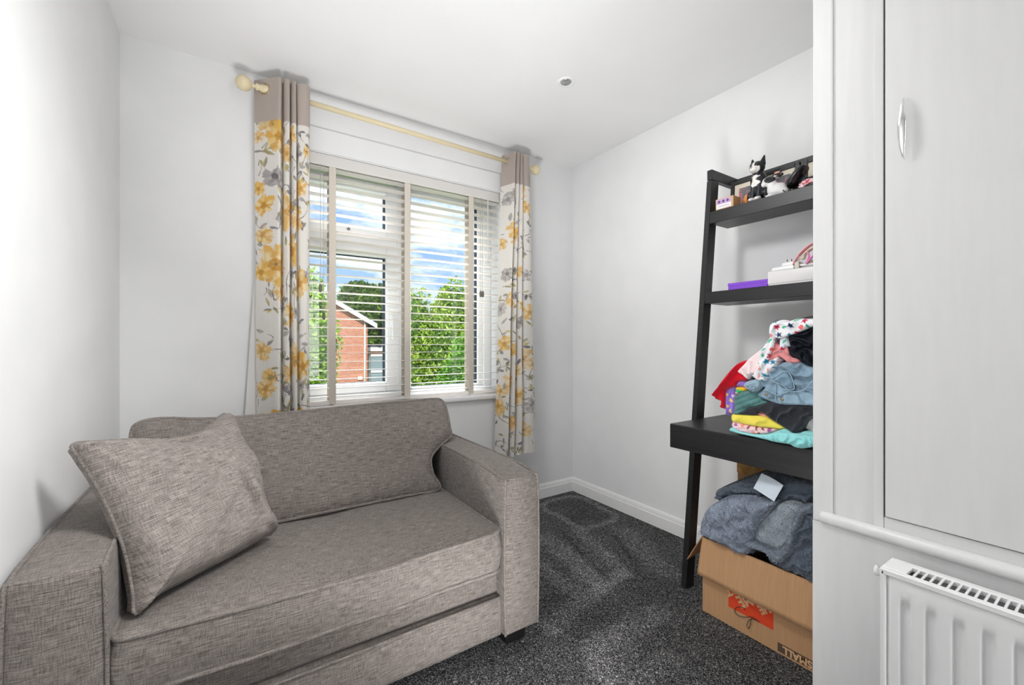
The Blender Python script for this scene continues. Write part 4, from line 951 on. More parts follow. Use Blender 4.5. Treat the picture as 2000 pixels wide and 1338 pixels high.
for cxy, r in (((1220, 517), .0042), ((1062, 467), .0042)):
    p = hitX(*A7([cxy])[0], 1.5705 if cxy[0] > 1100 else 1.574); v, f = lathe([(.0, -.003), (r, -.003), (r*1.1, 0), (r*.7, .001), (0, .0005)], (0, 0, 0), 'X', 16); tag(mk('button', [(p[0]-a, p[1]+b, p[2]+c) for a, b, c in v], f, mat('brass_button', s4(190, 160, 120), .3, 1) if r == .0042 and 'brass_button' not in bpy.data.materials else bpy.data.materials['brass_button'], dj, True), 'metal button')
garment('purple_shirt', 'purple top with yellow stars and moons hanging beside the red one', 'clothing',
    px=AR([(520, 640), (440, 700), (415, 850), (405, 1000), (425, 1120), (450, 1232), (520, 1190), (632, 1170), (632, 900), (640, 700), (655, 580)]), x0=1.612, depth=.03, colf=printed((150, 120, 214), [('star', (246, 212, 96)), ('moon', (246, 220, 90)), ('dot', (236, 214, 246))], .020, 4, .75, .45), wr=folds(.15, .022, .012, .4, 6), R=.012)
garment('lilac_roll', 'rolled purple sleeve poking out under the red top', 'clothing', px=AR([(685, 560), (720, 500), (800, 475), (895, 490), (880, 540), (820, 600), (730, 620), (680, 600)]), x0=1.604, depth=.03, colf=printed((164, 134, 222), [('leaf', (60, 40, 130))], .012, 2, .4), wr=folds(1.0, .014, .008, .8, 2), R=.012)
garment('red_shirt', 'bright red ribbed top draped down the near end of the heap', 'clothing',
    px=AR([(868, 52), (740, 85), (600, 190), (450, 350), (310, 540), (230, 660), (148, 800), (205, 840), (215, 880), (320, 920), (335, 960), (328, 1060), (400, 1078), (405, 960), (430, 700), (520, 640), (650, 580), (700, 510), (900, 480), (900, 420), (830, 340), (870, 200), (920, 60)]), x0=1.598, depth=.035, colf=solid((206, 8, 36), .12), wr=lambda u, v, d: .022*(1-np.abs(np.sin((u*.80+v*.60+.03*vn(u*9, v*9))*62)))**1.5*np.clip(d/.01, 0, 1), R=.014)
garment('pink_shirt', 'coral pink crumpled top between the denim and the starry cloth', 'clothing',
    px=AT([(330, 780), (210, 1100), (150, 1250), (230, 1400), (400, 1330), (430, 1200), (480, 1170), (700, 1330), (880, 1345), (1000, 1280), (900, 1210), (740, 1150), (720, 1050), (700, 920), (600, 900), (450, 840)]), x0=1.590, depth=.10, colf=solid((232, 150, 150), .15), wr=folds(1.9, .024, .012, 1.2, 3), R=.016)
garment('pale_pink_shirt', 'pale pink cloth hanging over the red top', 'clothing',
    px=A7([(1030, 10), (960, 55), (890, 110), (850, 160), (785, 232), (830, 270), (880, 310), (905, 270), (960, 260), (1000, 200), (1010, 100)]), x0=1.582, depth=.04, colf=printed((244, 222, 222), [('leaf', (244, 222, 222)), ('dot', (244, 230, 226))], .03, 4), wr=folds(2.4, .035, .010, .8, 3), R=.016)
STARS = [('star', (30, 50, 90)), ('star', (30, 130, 160)), ('leaf', (60, 180, 140)), ('dot', (238, 110, 110)), ('star', (200, 40, 80)), ('leaf', (240, 160, 150))]
garment('star_print_cloth', 'white cloth with coloured stars and leaves draped over the top of the heap', 'clothing',
    px=AT([(300, 270), (210, 330), (180, 420), (180, 570), (210, 640), (100, 800), (20, 920), (-60, 1060), (-100, 1200), (-120, 1400), (-190, 1560), (-260, 1640), (-150, 1760), (-80, 1790), (60, 1770), (180, 1560), (330, 1420), (420, 1180), (250, 1240), (150, 1270), (220, 1060), (290, 900), (330, 760), (400, 700), (450, 690), (520, 680), (700, 610), (900, 545), (1150, 440), (1310, 375), (1700, 290), (1700, 170), (1310, 190), (1050, 195), (850, 200), (720, 235), (640, 260), (480, 235)]), x0=1.572, depth=.045, colf=printed((240, 240, 244), STARS, .024, 12, .85, .50), wr=folds(.5, .05, .014, .9, 9), R=.016)
garment('star_print_scrap', 'hanging strip of starry cloth beside the black jacket', 'clothing', px=AT([(470, 690), (460, 900), (470, 1080), (540, 1000), (640, 900), (735, 880), (690, 740), (650, 640), (560, 660)]), x0=1.584, depth=.02, colf=printed((224, 230, 240), STARS, .024, 3, .9, .50), wr=folds(.2, .02, .006, .5, 9), R=.010)
garment('black_jacket', 'shiny black jacket on top of the heap against the cupboard corner', 'clothing',
    px=AT([(690, 620), (760, 600), (900, 545), (1150, 445), (1310, 378), (1700, 300), (1700, 1400), (1320, 1380), (1060, 1330), (900, 1200), (740, 1140), (660, 910), (735, 890), (700, 760)]), x0=1.586, depth=.28, colf=solid((24, 28, 36), .3), wr=folds(1.4, .045, .018, 1.3, 4), R=.03, mat_=cloth_mat('shiny_fabric', rough=.42, sheen=0))
garment('dark_print_cloth', 'dark printed cloth peeking over the very top of the heap', 'clothing', px=AT([(300, 270), (340, 225), (420, 200), (490, 235), (560, 225), (640, 215), (690, 262), (760, 205), (880, 190), (980, 165), (1040, 180), (1130, 125), (1200, 150), (1310, 195), (1700, 190), (1700, 330), (1000, 330), (600, 330)]), x0=1.625, depth=.2, colf=printed((26, 28, 32), [('leaf', (150, 40, 50)), ('leaf', (40, 70, 60))], .02, 4, .6), wr=folds(1.4, .02, .006, .8, 4), R=.010)
# filler: folded dark garments in the core of the heap
core = empty('dark_garment', (1.78, .7, .80), 'dark folded garment in the core of the heap beside the denim jacket', 'clothing', group=GRP)
soft('fabric', A7([(1060, 560), (1500, 600), (1760, 600), (1760, -250), (1350, -260), (1150, -100), (1000, 150), (900, 300), (860, 500)]), 1.66, .24, core, solid((40, 42, 48)), h=.006)

# ------------------------------------------------------------------ middle shelf things
MZ = 1.3325
pb_ = empty('purple_box', (1.9, .97, MZ), 'flat purple dotted box on the middle shelf', 'box')
def dotted():
    m = mat('purple_card', s4(116, 52, 196), .5); t = m.node_tree; b = t.nodes['Principled BSDF']; tc = N('ShaderNodeTexCoord', t); mp = N('ShaderNodeMapping', t); mp.inputs['Scale'].default_value = (1, 1, 1)
    vo = N('ShaderNodeTexVoronoi', t); vo.inputs['Scale'].default_value = 190; vo.inputs['Randomness'].default_value = 0; cr = N('ShaderNodeValToRGB', t); E = cr.color_ramp.elements
    E[0].position = .22; E[0].color = s4(168, 110, 236); E[1].position = .34; E[1].color = s4(118, 50, 200)
    t.links.new(tc.outputs['UV'], vo.inputs['Vector']); t.links.new(vo.outputs['Distance'], cr.inputs[0]); t.links.new(cr.outputs[0], b.inputs['Base Color']); return m
PUC = dotted()
box('box_base', 1.853, 1.985, .888, 1.055, MZ, MZ+.026, PUC, pb_, bev=.001, seg=1); box('box_lid', 1.8515, 1.9865, .8865, 1.0565, MZ+.018, MZ+.030, PUC, pb_, bev=.001, seg=1)
wb = empty('white_box', (1.9, .75, MZ), 'glossy white device box on the middle shelf beside the purple box', 'box')
WB = mat('white_card', s4(226, 224, 224), .35)
box('box_base', 1.848, 2.02, .545, .8835, MZ, MZ+.030, WB, wb, bev=.002); box('box_lid', 1.8462, 2.022, .543, .8852, MZ+.006, MZ+.0575, WB, wb, bev=.004, seg=3, smooth=True)
WZ = MZ+.0580
ch = empty('plug_adapter', (1.88, .82, WZ), 'white three-pin charger lying pins up on the white box', 'charger')
WP = mat('white_plastic', s4(240, 240, 240), .3); MP = mat('plug_pin', s4(120, 118, 116), .3, .8)
box('charger_body', 1.852, 1.895, .790, .872, WZ, WZ+.015, WP, ch, bev=.004, seg=3, smooth=True)
box('plug_block', 1.856, 1.892, .792, .835, WZ+.015, WZ+.029, WP, ch, bev=.003, seg=3, smooth=True)
for y, m in ((.822, WP), (.806, WP)): 
    pn = box('plug_pin', 1.866, 1.870, y-.003, y+.003, WZ+.029, WZ+.042, m, ch, bev=.0008); box('pin_tip', 1.8655, 1.8705, y-.0032, y-.0002, WZ+.033, WZ+.0425, MP, pn)
box('grey_connector', 1.855, 1.890, .772, .7895, WZ, WZ+.026, mat('grey_metal', s4(186, 180, 170), .35, .6), ch, bev=.002)
box('earth_pin', 1.868, 1.874, .776, .783, WZ+.026, WZ+.050, WP, ch, bev=.001)
cb = empty('white_cable', (1.88, .7, WZ), 'white cable lying along the top of the white box', 'cable')
tubes('lead', [crom([(1.862, .771, WZ+.012), (1.860, .72, WZ+.010), (1.862, .66, WZ+.013), (1.864, .60, WZ+.011)], 5), crom([(1.872, .771, WZ+.006), (1.870, .70, WZ+.006), (1.872, .60, WZ+.006)], 5)], .0042, WP, cb, 10)
ps = empty('strappy_item', (1.87, .68, WZ), 'pink and cream curved straps standing on the white box end', 'strap')
def band(name, P, wd, th, m, parent):
    P = [Vector(p) for p in crom(P, 6)]; V = []; F = []
    for i, p in enumerate(P):
        t = (P[min(i+1, len(P)-1)]-P[max(i-1, 0)]).normalized(); s = Vector((1, .15, 0)); s = (s-t*s.dot(t)).normalized(); n_ = t.cross(s)
        k = wd*(.35+.65*math.sin(math.pi*min(1, (i+2)/len(P)*.8)))
        for a, b in ((-1, -1), (1, -1), (1, 1), (-1, 1)): V.append(tuple(p+s*k*a*.5+n_*th*b*.5))
    for i in range(len(P)-1):
        for q in range(4): F.append((i*4+q, i*4+(q+1) % 4, i*4+4+(q+1) % 4, i*4+4+q))
    F += [(3, 2, 1, 0), tuple((len(P)-1)*4+q for q in range(4))]
    return mk(name, V, F, m, parent, True)
PK = mat('pink_strap', s4(240, 170, 178), .5); PK2 = mat('bright_pink', s4(240, 140, 196), .5); CRM = mat('cream_lining', s4(236, 216, 192), .7)
Q = lambda x, y, X: hitX(1490+x/13.38, 460+y/13.38, X)
band('outer_strap', [Q(780, 790, 1.862), Q(870, 620, 1.864), Q(1000, 460, 1.868), Q(1150, 320, 1.872), Q(1300, 220, 1.876), Q(1500, 120, 1.88)], .030, .0035, PK, ps)
band('lining_strap', [Q(940, 590, 1.872), Q(1060, 600, 1.874), Q(1110, 480, 1.876), Q(1200, 400, 1.876), Q(1310, 330, 1.880), Q(1450, 250, 1.88)], .030, .0045, CRM, ps)
band('cross_strap', [Q(1170, 420, 1.858), Q(1200, 560, 1.858), Q(1160, 680, 1.858), Q(1120, 745, 1.858)], .014, .004, PK2, ps)
band('cross_strap', [Q(1120, 750, 1.854), Q(1240, 610, 1.854), Q(1340, 500, 1.854), Q(1450, 420, 1.856)], .016, .004, PK2, ps)
tubes('edge_binding', [crom([Q(940, 520, 1.850), Q(1060, 420, 1.851), Q(1180, 330, 1.853), Q(1270, 255, 1.855)], 6)], .0016, mat('dark_pink_edge', s4(170, 92, 84), .6), ps)
ball('strap_pad', Q(1290, 730, 1.885), .016, CRM, ps, (1.2, 1.2, .9))

# crumpled paper on top shelf
cp = empty('paper_wrap', (1.90, .72, 1.712), 'crumpled pink and red paper on the top shelf beside the gadget', 'paper')
bm = bmesh.new(); rr = bmesh.ops.create_icosphere(bm, subdivisions=3, radius=1)
for v in rr['verts']:
    c = v.co; k = 1+.35*math.sin(c.x*7+c.y*5)*math.cos(c.z*6)
    v.co = Vector((1.905+c.x*.020*k, .755+c.y*.035*k, max(1.7125, 1.722+c.z*.021*k)))
o = bm_obj('crumpled_sheet', bm, noise_mat('pink_paper', s4(240, 206, 212), s4(206, 60, 84), 45, .7, lo=.52, hi=.60), cp, False)

# ------------------------------------------------------------------ cardboard boxes
BX0, BX1, BY0, BY1, BZ = 1.620, 1.925, .612, 1.030, .303
bx = empty('cardboard_box', (1.77, .82, 0), 'open brown cardboard box with orange square and SMALL printed, upside down', 'box')
T_ = .004
box('front_wall', BX0, BX0+T_, BY0, BY1, .001, BZ, CARD, bx); box('rear_wall', BX1-T_, BX1, BY0, BY1, .001, BZ, CARD, bx)
box('side_wall', BX0+T_, BX1-T_, BY1-T_, BY1, .001, BZ, CARD, bx); box('side_wall', BX0+T_, BX1-T_, BY0, BY0+T_, .001, BZ, CARD, bx); box('bottom_panel', BX0+T_, BX1-T_, BY0+T_, BY1-T_, .001, .006, CARDI, bx)
def flap(pts, n, parent, name='flap', wob=.003):
    """pts: four corners (a,b along hinge; c,d free)"""
    a, b, c, d = [np.array(p, float) for p in pts]; nu, nv = 40, 8; V = []; n = np.array(n, float)
    for sgn in (0, 1):
        for i in range(nu+1):
            for j in range(nv+1):
                s, t = i/nu, j/nv; p = (a*(1-s)+b*s)*(1-t)+(d*(1-s)+c*s)*t
                bend = (.0022*(1-abs(math.sin(s*math.pi*6.5+.4)))**6+wob*(vn(s*4+1, t*2)-.5)*2*t)
                V.append(p+n*(bend+sgn*T_*.9))
    m = (nu+1)*(nv+1); g = lambda k, i, j: k*m+i*(nv+1)+j; F = []
    for i in range(nu):
        for j in range(nv): F += [(g(1, i, j), g(1, i+1, j), g(1, i+1, j+1), g(1, i, j+1)), (g(0, i, j+1), g(0, i+1, j+1), g(0, i+1, j), g(0, i, j))]
    for i in range(nu): F += [(g(0, i, 0), g(0, i+1, 0), g(1, i+1, 0), g(1, i, 0)), (g(1, i, nv), g(1, i+1, nv), g(0, i+1, nv), g(0, i, nv))]
    for j in range(nv): F += [(g(1, 0, j), g(1, 0, j+1), g(0, 0, j+1), g(0, 0, j)), (g(0, nu, j), g(0, nu, j+1), g(1, nu, j+1), g(1, nu, j))]
    return mk(name, V, F, CARD, parent, True)
flap([(BX0-.001, BY1-.002, BZ+.001), (BX0-.001, BY0, BZ+.001), (BX0-.030, BY0-.004, .152), (BX0-.024, BY1+.008, .154)], (-1, 0, 0), bx)
flap([(BX0+.004, BY1+.001, BZ+.001), (BX1-.004, BY1+.001, BZ+.001), (BX1-.01, BY1+.080, .190), (BX0+.026, BY1+.088, .165)], (0, 1, 0), bx)
flap([(BX1, BY0, BZ), (BX1, BY1, BZ), (BX1+.024, BY1, BZ-.15), (BX1+.024, BY0, BZ-.15)], (1, 0, 0), bx)
# print on the box: flat ink, text upside down as the box stands on its head
ORG = mat('orange_ink', s4(206, 62, 22), .85); BRN = mat('brown_ink', s4(84, 66, 52), .85); CTX = mat('bare_card_letter', s4(206, 164, 122), .85)
box('orange_square', BX0-.0006, BX0, .756, .921, .073, .238, ORG, bx)
box('size_band', BX0-.0006, BX0, .628, .742, .008, .039, BRN, bx)
def text(body, size, loc, rot, m, parent, name, ex=.0001, bold=0, sx=1, space=1):
    cu = bpy.data.curves.new(name, 'FONT'); cu.body = body; cu.size = size; cu.align_x = 'CENTER'; cu.align_y = 'CENTER'; cu.offset = bold; cu.space_character = space; cu.resolution_u = 3
    o = bpy.data.objects.new('tmp', cu); COL.objects.link(o); me = bpy.data.meshes.new_from_object(o.evaluated_get(bpy.context.evaluated_depsgraph_get()))
    bpy.data.objects.remove(o)
    # text lies on the front face (normal -X): text x axis -> -Y direction reading left-right as seen from -X
    c, s = math.cos(rot), math.sin(rot); V = []
    for v in me.vertices:
        x, y = v.co.x*sx, v.co.y; a, b = x*c-y*s, x*s+y*c; V.append((loc[0], loc[1]-a, loc[2]+b))
    F = [tuple(p.vertices) for p in me.polygons]; return mk(name, V, F, m, parent)
text('SMALL', .034, (BX0-.0009, .680, .0235), math.pi, CTX, bx, 'printed_word', bold=.0012, sx=.92, space=1.02)
rt = math.radians(180+38)
for body, sz, off in (('THE', .040, (-.036, .048)), ('HOME', .056, (-.004, .008)), ('DEPOT', .050, (.024, -.036))):
    c, s = math.cos(rt), math.sin(rt); a, b = off[0]*c-off[1]*s, off[0]*s+off[1]*c
    text(body, sz, (BX0-.0009, .8385-a, .155+b), rt, CTX, bx, 'printed_word', bold=.002, sx=.85)
Zs = lambda x, y, X=1.615: hitX(1410+x/6.689, 1120+y/6.689, X)
sg = empty('looped_string', (1.615, .86, .11), 'thin black looped cord hanging against the front of the cardboard box', 'cord')
tubes('loop', [crom([Zs(300, 480), Zs(285, 452), Zs(240, 436), Zs(190, 446), Zs(165, 485), Zs(190, 535), Zs(250, 566), Zs(320, 572), Zs(380, 572), Zs(430, 592), Zs(495, 638)], 6),
    crom([Zs(455, 618, 1.612), Zs(400, 598, 1.612), Zs(372, 600, 1.612), Zs(340, 630, 1.612), Zs(325, 680, 1.612), Zs(342, 720, 1.612), Zs(362, 700, 1.612), Zs(372, 640, 1.612), Zs(385, 590, 1.612)], 6)], .0011, mat('black_cord', (.015, .015, .015), .5), sg, 6)
# taped box at the back
tb = empty('taped_box', (2.04, .86, 0), 'tall taped brown cardboard box behind the fleece blanket', 'box')
box('carton', 1.965, 2.128, .56, 1.075, .002, .575, CARD, tb, bev=.004)
TAPE = noise_mat('parcel_tape', s4(170, 124, 72), s4(206, 168, 110), 24, .12, .9, 30, dist=.006)
box('parcel_tape', 1.9625, 1.9648, .62, 1.0755, .50, .572, TAPE, tb); box('parcel_tape', 1.99, 2.03, .56, 1.077, .5751, .5765, TAPE, tb)

# ------------------------------------------------------------------ fleece blanket spilling out of the box
bk = empty('fleece_blanket', (1.75, .8, .30), 'fluffy blue-grey fleece blanket heaped in the cardboard box', 'blanket')
Z8 = lambda L_: cr5(L_, 2.9226, 1310, 880)
FUR = cloth_mat('fleece', 300, 1, .6, .6)
def fuzz(parent, px, x0, depth, c, wr, R=.05, bulge=.035, fur=16000, ln=.010, xf=None, name='fold'):
    o, q = soft(name, Z8(px), x0, depth, parent, lambda P: srgb(*c)[None]*(1+.35*(vn(P[:, 0]*40, P[:, 1]*40)-.5))[:, None], h=.005, bulge=bulge, R=R, wr=wr, mat_=FUR, xf=xf)
    me = o.data; co = np.array([v.co[:] for v in me.vertices]); no = np.array([v.normal[:] for v in me.vertices])
    F = np.array([p.vertices[:] for p in me.polygons if len(p.vertices) == 4]); cen = co[F].mean(1); keep = cen[:, 0] < (x0-bk.location.x)+depth*.5; F = F[keep]
    ar = np.linalg.norm(np.cross(co[F[:, 1]]-co[F[:, 0]], co[F[:, 3]]-co[F[:, 0]]), axis=1); f = RNG.choice(len(F), fur, p=ar/ar.sum()); a, b = RNG.random((2, fur, 1)); Q_ = co[F[f]]
    P = (Q_[:, 0]*(1-a)+Q_[:, 1]*a)*(1-b)+(Q_[:, 3]*(1-a)+Q_[:, 2]*a)*b; n_ = no[F[f, 0]]
    fl = np.stack([vn(P[:, 1]*25, P[:, 2]*25)-.5, vn(P[:, 1]*25+40, P[:, 2]*25)-.5, vn(P[:, 1]*25, P[:, 2]*25+40)-.75], 1)*2.6
    d = n_+fl+RNG.normal(0, .35, (fur, 3)); d /= np.linalg.norm(d, axis=1)[:, None]; L_ = ln*RNG.uniform(.5, 1.3, (fur, 1))
    s = np.cross(d, RNG.normal(0, 1, (fur, 3))); s /= np.linalg.norm(s, axis=1)[:, None]; s *= .0014
    V = np.stack([P-s-n_*.001, P+s-n_*.001, P+d*L_], 1).reshape(-1, 3); FF = np.arange(fur*3).reshape(-1, 3)
    k = RNG.uniform(.7, 1.5, (fur, 1))*(.6+.8*vn(P[:, 1]*30+9, P[:, 2]*30))[:, None]; C = np.repeat((srgb(*c)[None]*k)[:, None], 3, 1); C[:, 0] *= .75; C[:, 1] *= .9; C[:, 2] *= 1.1; C = C.reshape(-1, 3)
    V = V+np.array(world_loc(bk)); tag(mk('fur_pile', V, FF, FUR, o, False, None, C), kind='stuff')
    return o
wrF = lambda s: folds(s, .05, .022, 1.3, 3+s, .006)
fuzz(bk, [(265, 240), (290, 215), (380, 180), (480, 152), (560, 150), (640, 155), (720, 165), (860, 190), (860, 320), (760, 320), (690, 300), (600, 305), (480, 300), (380, 270), (290, 290)], 1.70, .20, (84, 94, 108), folds(1.45, .032, .022, .9, 2, .004), fur=20000, ln=.010)
fuzz(bk, [(180, 460), (195, 370), (230, 320), (300, 285), (380, 270), (470, 280), (560, 290), (600, 300), (560, 360), (510, 410), (480, 480), (455, 560), (430, 590), (380, 570), (300, 530), (230, 500)], 1.625, .26, (142, 152, 168), lambda u, v, d: (vn(u*30, v*30)-.5)*.050*np.clip(d/.02, 0, 1), fur=42000, ln=.019, R=.06)
fuzz(bk, [(470, 500), (500, 420), (560, 350), (640, 300), (720, 310), (760, 350), (730, 420), (700, 500), (660, 570), (600, 575), (520, 550)], 1.645, .2, (150, 160, 168), folds(.3, .12, .010, .8, 3, .003), fur=16000, ln=.009, bulge=.02)
fuzz(bk, [(440, 545), (500, 565), (560, 592), (620, 637), (665, 605), (700, 560), (714, 500), (740, 430), (765, 370), (810, 345), (800, 312), (745, 322), (712, 370), (690, 430), (665, 500), (640, 540), (610, 560), (560, 555), (500, 530), (455, 518)], 1.610, .03, (142, 152, 166), folds(1.2, .05, .004, .5, 3, .003), fur=16000, ln=.010, R=.016, bulge=.016, name='rolled_edge')
fuzz(bk, [(660, 575), (700, 500), (715, 420), (760, 345), (860, 320), (860, 760), (790, 728), (700, 690), (600, 650), (560, 610), (620, 625)], 1.640, .22, (88, 98, 112), wrF(.8), fur=22000, ln=.012)
pl = empty('paper_sheet', (1.60, .85, .50), 'pale blue-white paper label lying on top of the fleece blanket', 'paper')
c4 = [hitX(*p, X) for p, X in zip(Z8([(518, 130), (643, 200), (590, 292), (472, 215)]), (1.66, 1.64, 1.62, 1.635))]
V = []; n = 8
for i in range(n+1):
    for j in range(n+1):
        s, t = i/n, j/n; p = (c4[0]*(1-s)+c4[1]*s)*(1-t)+(c4[3]*(1-s)+c4[2]*s)*t; V.append(p+np.array([-.006*math.sin(s*3.1)*t, 0, .004*math.sin(s*3)]))
V2 = [v+np.array([.0006, 0, 0]) for v in V]; F = [(i*(n+1)+j, (i+1)*(n+1)+j, (i+1)*(n+1)+j+1, i*(n+1)+j+1) for i in range(n) for j in range(n)]; m_ = (n+1)**2
mk('sheet', V+V2, F+[tuple(reversed([i+m_ for i in f])) for f in F], mat('pale_paper', s4(206, 216, 226), .7), pl, True)

# ------------------------------------------------------------------ outside
GZ = -2.6
def F_(px, py, t): d = ray(px, py); return np.array([d[0]*t, d[1]*t, CAMZ+d[2]*t])
st(boxes('lawn', [(-80, 120, 4, 160, GZ-.3, GZ)], noise_mat('grass', s4(96, 130, 50), s4(140, 160, 80), 3, 1)))
def quadw(o, a0, a1, z0, z1, t0, t1, name, m, parent):
    """block in camera-yawed frame: a along R, t along F (a building squared to the view's bearing)"""
    o_ = W3(0, 0, 0); ax = W3(1, 0, 0)-o_; ay = W3(0, 0, 1)-o_; M = Matrix(((ax[0], ay[0], 0, o_[0]), (ax[1], ay[1], 0, o_[1]), (0, 0, 1, 0), (0, 0, 0, 1))); bm = bmesh.new(); add_box(bm, a0, a1, t0, t1, z0, z1, 0, 1, M); return bm_obj(name, bm, m, parent)
def brick_mat():
    m = mat('red_brick', rough=.9); t = m.node_tree; b = t.nodes['Principled BSDF']; tc = N('ShaderNodeTexCoord', t); br = N('ShaderNodeTexBrick', t)
    br.inputs['Color1'].default_value = s4(176, 92, 70); br.inputs['Color2'].default_value = s4(198, 122, 96); br.inputs['Mortar'].default_value = s4(206, 184, 166)
    br.inputs['Scale'].default_value = 1; br.inputs['Brick Width'].default_value = .225; br.inputs['Row Height'].default_value = .075; br.inputs['Mortar Size'].default_value = .008
    t.links.new(tc.outputs['UV'], br.inputs[0]); t.links.new(br.outputs[0], b.inputs['Base Color']); return m
BRK = brick_mat(); ROOF = mat('grey_roof_tile', s4(84, 86, 96), .8); WHT = mat('white_paint_outside', s4(236, 236, 236), .6); TEAL = mat('teal_door_paint', s4(20, 116, 116), .5); WGL = mat('dark_window_glass', s4(140, 156, 168), .1)
hs = empty('brick_house', tuple(FW*29+RT*-13), 'red brick house gable with white bargeboard seen through the window', 'house')
hs.location.z = GZ
PHI = math.radians(21)
def W3(a, z, t):
    return RT*-8.8+FW*26+(a+8.8)*(RT*math.cos(PHI)+FW*math.sin(PHI))+(t-26)*(FW*math.cos(PHI)-RT*math.sin(PHI))+np.array([0, 0, z])
T0, T1, eL, eR, zE, zA, aA = 26., 36., -18.4, -8.8, 2.47, 5.35, -13.6
V = [W3(a, z, t) for t in (T0, T1) for a, z in ((eL, GZ), (eR, GZ), (eR, zE), (aA, zA), (eL, zE))]
uvh = [(a, z) for t in (T0, T1) for a, z in ((eL, GZ), (eR, GZ), (eR, zE), (aA, zA), (eL, zE))]
mk('gable_wall', V, [(0, 1, 2, 3, 4), (9, 8, 7, 6, 5), (0, 5, 6, 1), (1, 6, 7, 2), (4, 3, 8, 9), (2, 7, 8, 3), (5, 0, 4, 9)], BRK, hs, False, uvh)
for s, (a, z) in ((1, (eR+.55, zE-.36)), (-1, (eL-.55, zE-.36))):
    V = [W3(x, y, t) for t in (T0-.30, T1+.3) for x, y in ((aA, zA), (a, z), (a, z+.17), (aA, zA+.17))]
    mk('roof_slope', V, [(0, 1, 2, 3), (7, 6, 5, 4), (0, 4, 5, 1), (1, 5, 6, 2), (2, 6, 7, 3), (3, 7, 4, 0)], ROOF, hs)
    V = [W3(x, y, t) for t in (T0-.36, T0-.29) for x, y in ((aA, zA-.16), (a, z-.16), (a, z+.12), (aA, zA+.12))]
    mk('bargeboard', V, [(0, 1, 2, 3), (7, 6, 5, 4), (0, 4, 5, 1), (1, 5, 6, 2), (2, 6, 7, 3), (3, 7, 4, 0)], WHT, hs)
quadw(0, -8.8, -4.6, GZ, .55, 27.2, 33, 'extension_wall', BRK, hs); quadw(0, -8.8, -4.5, .55, .80, 27.0, 33.2, 'flat_roof_fascia', WHT, hs); quadw(0, -8.8, -4.5, .80, .92, 27.0, 33.2, 'flat_roof', ROOF, hs)
def hwin(a0, a1, z0, z1, t, mid=True):
    f = quadw(0, a0, a1, z0, z1, t-.05, t, 'window_pane', WGL, hs); w_ = .14
    for b in ((a0, a0+w_, z0, z1), (a1-w_, a1, z0, z1), (a0, a1, z0, z0+w_), (a0, a1, z1-w_, z1)) + (((a0, a1, (z0+z1)/2-w_/2, (z0+z1)/2+w_/2),) if mid else ()): quadw(0, *b, t-.09, t+.02, 'window_bar', WHT, f)
hwin(-8.70, -7.55, -1.85, .35, 27.2); quadw(0, -7.15, -6.2, GZ+.1, .10, 27.1, 27.2, 'teal_door', TEAL, hs); hwin(-13.6, -11.9, -2.3, -1.35, 26.0, False)
tubes('downpipe', [[W3(-8.95, zE, T0-.08), W3(-8.95, GZ, T0-.08)]], .05, WHT, hs, 8)
quadw(0, -9.35, -9.1, -1.15, -.95, 25.9, 26.0, 'alarm_box', WHT, hs)
LEAF = mat('leaf', rough=.7, attr=True, spec=.2); t_ = LEAF.node_tree; tr = N('ShaderNodeBsdfTranslucent', t_); ms = N('ShaderNodeMixShader', t_); ms.inputs[0].default_value = .35
a_ = [n for n in t_.nodes if n.type == 'ATTRIBUTE'][0]; t_.links.new(a_.outputs['Color'], tr.inputs[0]); t_.links.new(t_.nodes['Principled BSDF'].outputs[0], ms.inputs[1]); t_.links.new(tr.outputs[0], ms.inputs[2]); t_.links.new(ms.outputs[0], t_.nodes['Material Output'].inputs[0])
BARK = mat('bark', s4(96, 80, 64), .9); CORE = mat('foliage_shade', s4(70, 98, 40), 1)
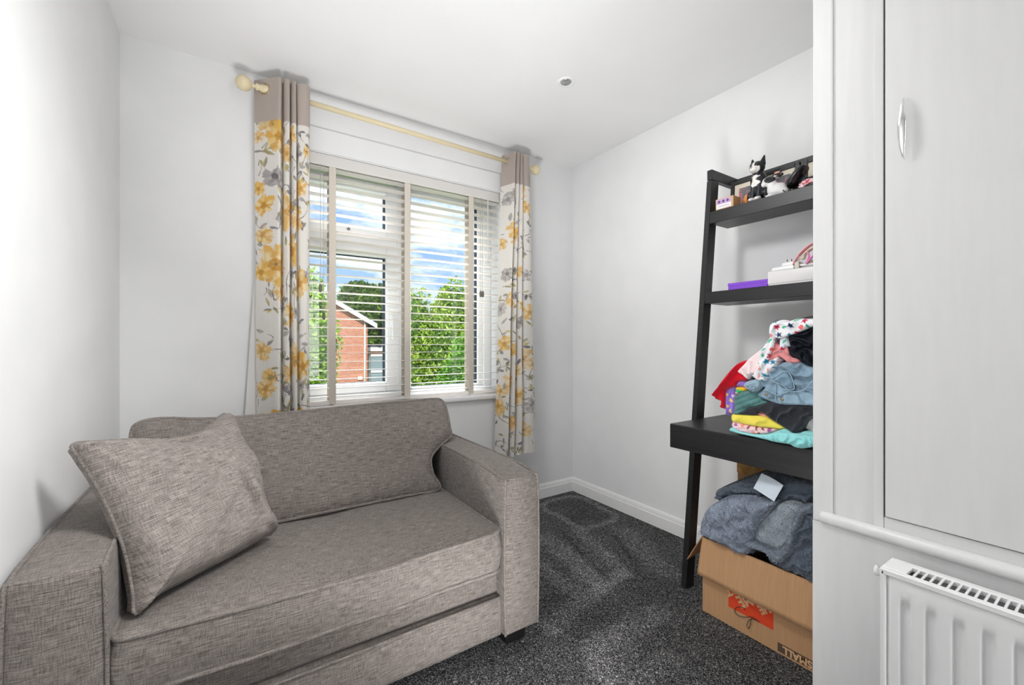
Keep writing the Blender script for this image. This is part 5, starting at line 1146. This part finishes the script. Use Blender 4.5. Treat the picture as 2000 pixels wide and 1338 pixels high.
def tree(name, label, c, rad, n, ls, cols, cat='tree', base=GZ, lumps=14, group='trees and shrubs outside'):
    c = np.array(c, float); e = empty(name, (c[0], c[1], base), label, cat, group); rad = np.array(rad, float)
    R_ = np.random.default_rng(abs(hash(name+label)) % 1000 if False else int(abs(c[0]*97+c[1]*31)) % 1000)
    cs = R_.normal(0, 1, (lumps, 3)); cs /= np.linalg.norm(cs, axis=1)[:, None]; cs *= R_.uniform(.35, .72, (lumps, 1)); rs = R_.uniform(.34, .52, lumps)
    k = R_.integers(0, lumps, n); d = R_.normal(0, 1, (n, 3)); d /= np.linalg.norm(d, axis=1)[:, None]; P = cs[k]+d*(rs[k][:, None]*R_.uniform(.72, 1.06, (n, 1)))
    P = np.clip(P, -1.2, 1.2)*rad+c; P[:, 2] = np.maximum(P[:, 2], base+.05)
    s = R_.normal(0, 1, (n, 3)); s /= np.linalg.norm(s, axis=1)[:, None]; q = np.cross(s, R_.normal(0, 1, (n, 3))); q /= np.linalg.norm(q, axis=1)[:, None]; L_ = ls*R_.uniform(.6, 1.3, (n, 1))
    V = np.stack([P-s*L_, P+q*L_*.5, P+s*L_, P-q*L_*.5], 1).reshape(-1, 3); F = np.arange(4*n).reshape(-1, 4)
    cl_ = np.array([srgb(*x) for x in cols]); kk = np.clip((.5+.35*R_.normal(0, 1, n)), 0, .999)*len(cols); C = cl_[kk.astype(int)]*R_.uniform(.8, 1.2, (n, 1)); C = np.repeat(C, 4, 0)
    tag(mk('foliage', V, F, LEAF, e, False, None, C), kind='stuff')
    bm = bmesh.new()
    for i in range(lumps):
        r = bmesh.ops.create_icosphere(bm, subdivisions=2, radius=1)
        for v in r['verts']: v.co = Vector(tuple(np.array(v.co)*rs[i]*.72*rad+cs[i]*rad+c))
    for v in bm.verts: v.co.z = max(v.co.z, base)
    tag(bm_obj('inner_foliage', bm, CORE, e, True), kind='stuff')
    if c[2]-rad[2]*.6 > base:
        tubes('trunk', [[(c[0], c[1], base), (c[0]+.1, c[1], c[2])]], max(.08, rad[0]*.06), BARK, e, 10)
GR = [(120, 150, 50), (152, 180, 68), (180, 204, 92), (206, 222, 124)]; DG = [(60, 86, 40), (84, 112, 52), (112, 142, 66)]
tree('broad_tree', 'big bright green rounded tree filling the fixed pane', F_(862, 672, 17)-np.array([0, 0, .6]), (1.75, 1.75, 3.3), 26000, .085, GR, lumps=22)
tree('dark_tree', 'dark dense tree beyond the brick house', F_(742, 630, 42), (4.4, 4.4, 4.6), 16000, .22, DG+[(120, 150, 60)])
tree('dark_tree', 'pale green tree top rising past the roof slope', F_(716, 618, 50), (4.5, 4.5, 4.6), 9000, .24, GR)
tree('leafy_shrub', 'bright green leafy tree in front of the brick house', F_(588, 655, 14), (1.15, 1.15, 2.6), 11000, .075, [(130, 170, 40), (160, 200, 60), (190, 222, 90)], lumps=18)
tree('leafy_shrub', 'low light green shrub under the broad tree', F_(918, 735, 12.5), (.9, .9, 1.2), 6000, .07, [(110, 160, 60), (140, 190, 80)])
tree('hedge', 'dark hedge running behind the house extension', F_(770, 690, 64), (6.2, 3, 2.9), 8000, .2, DG)
tree('dark_tree', 'distant tree right of the broad tree, half behind the curtain', F_(985, 650, 26), (3.0, 3, 3.6), 9000, .14, GR)
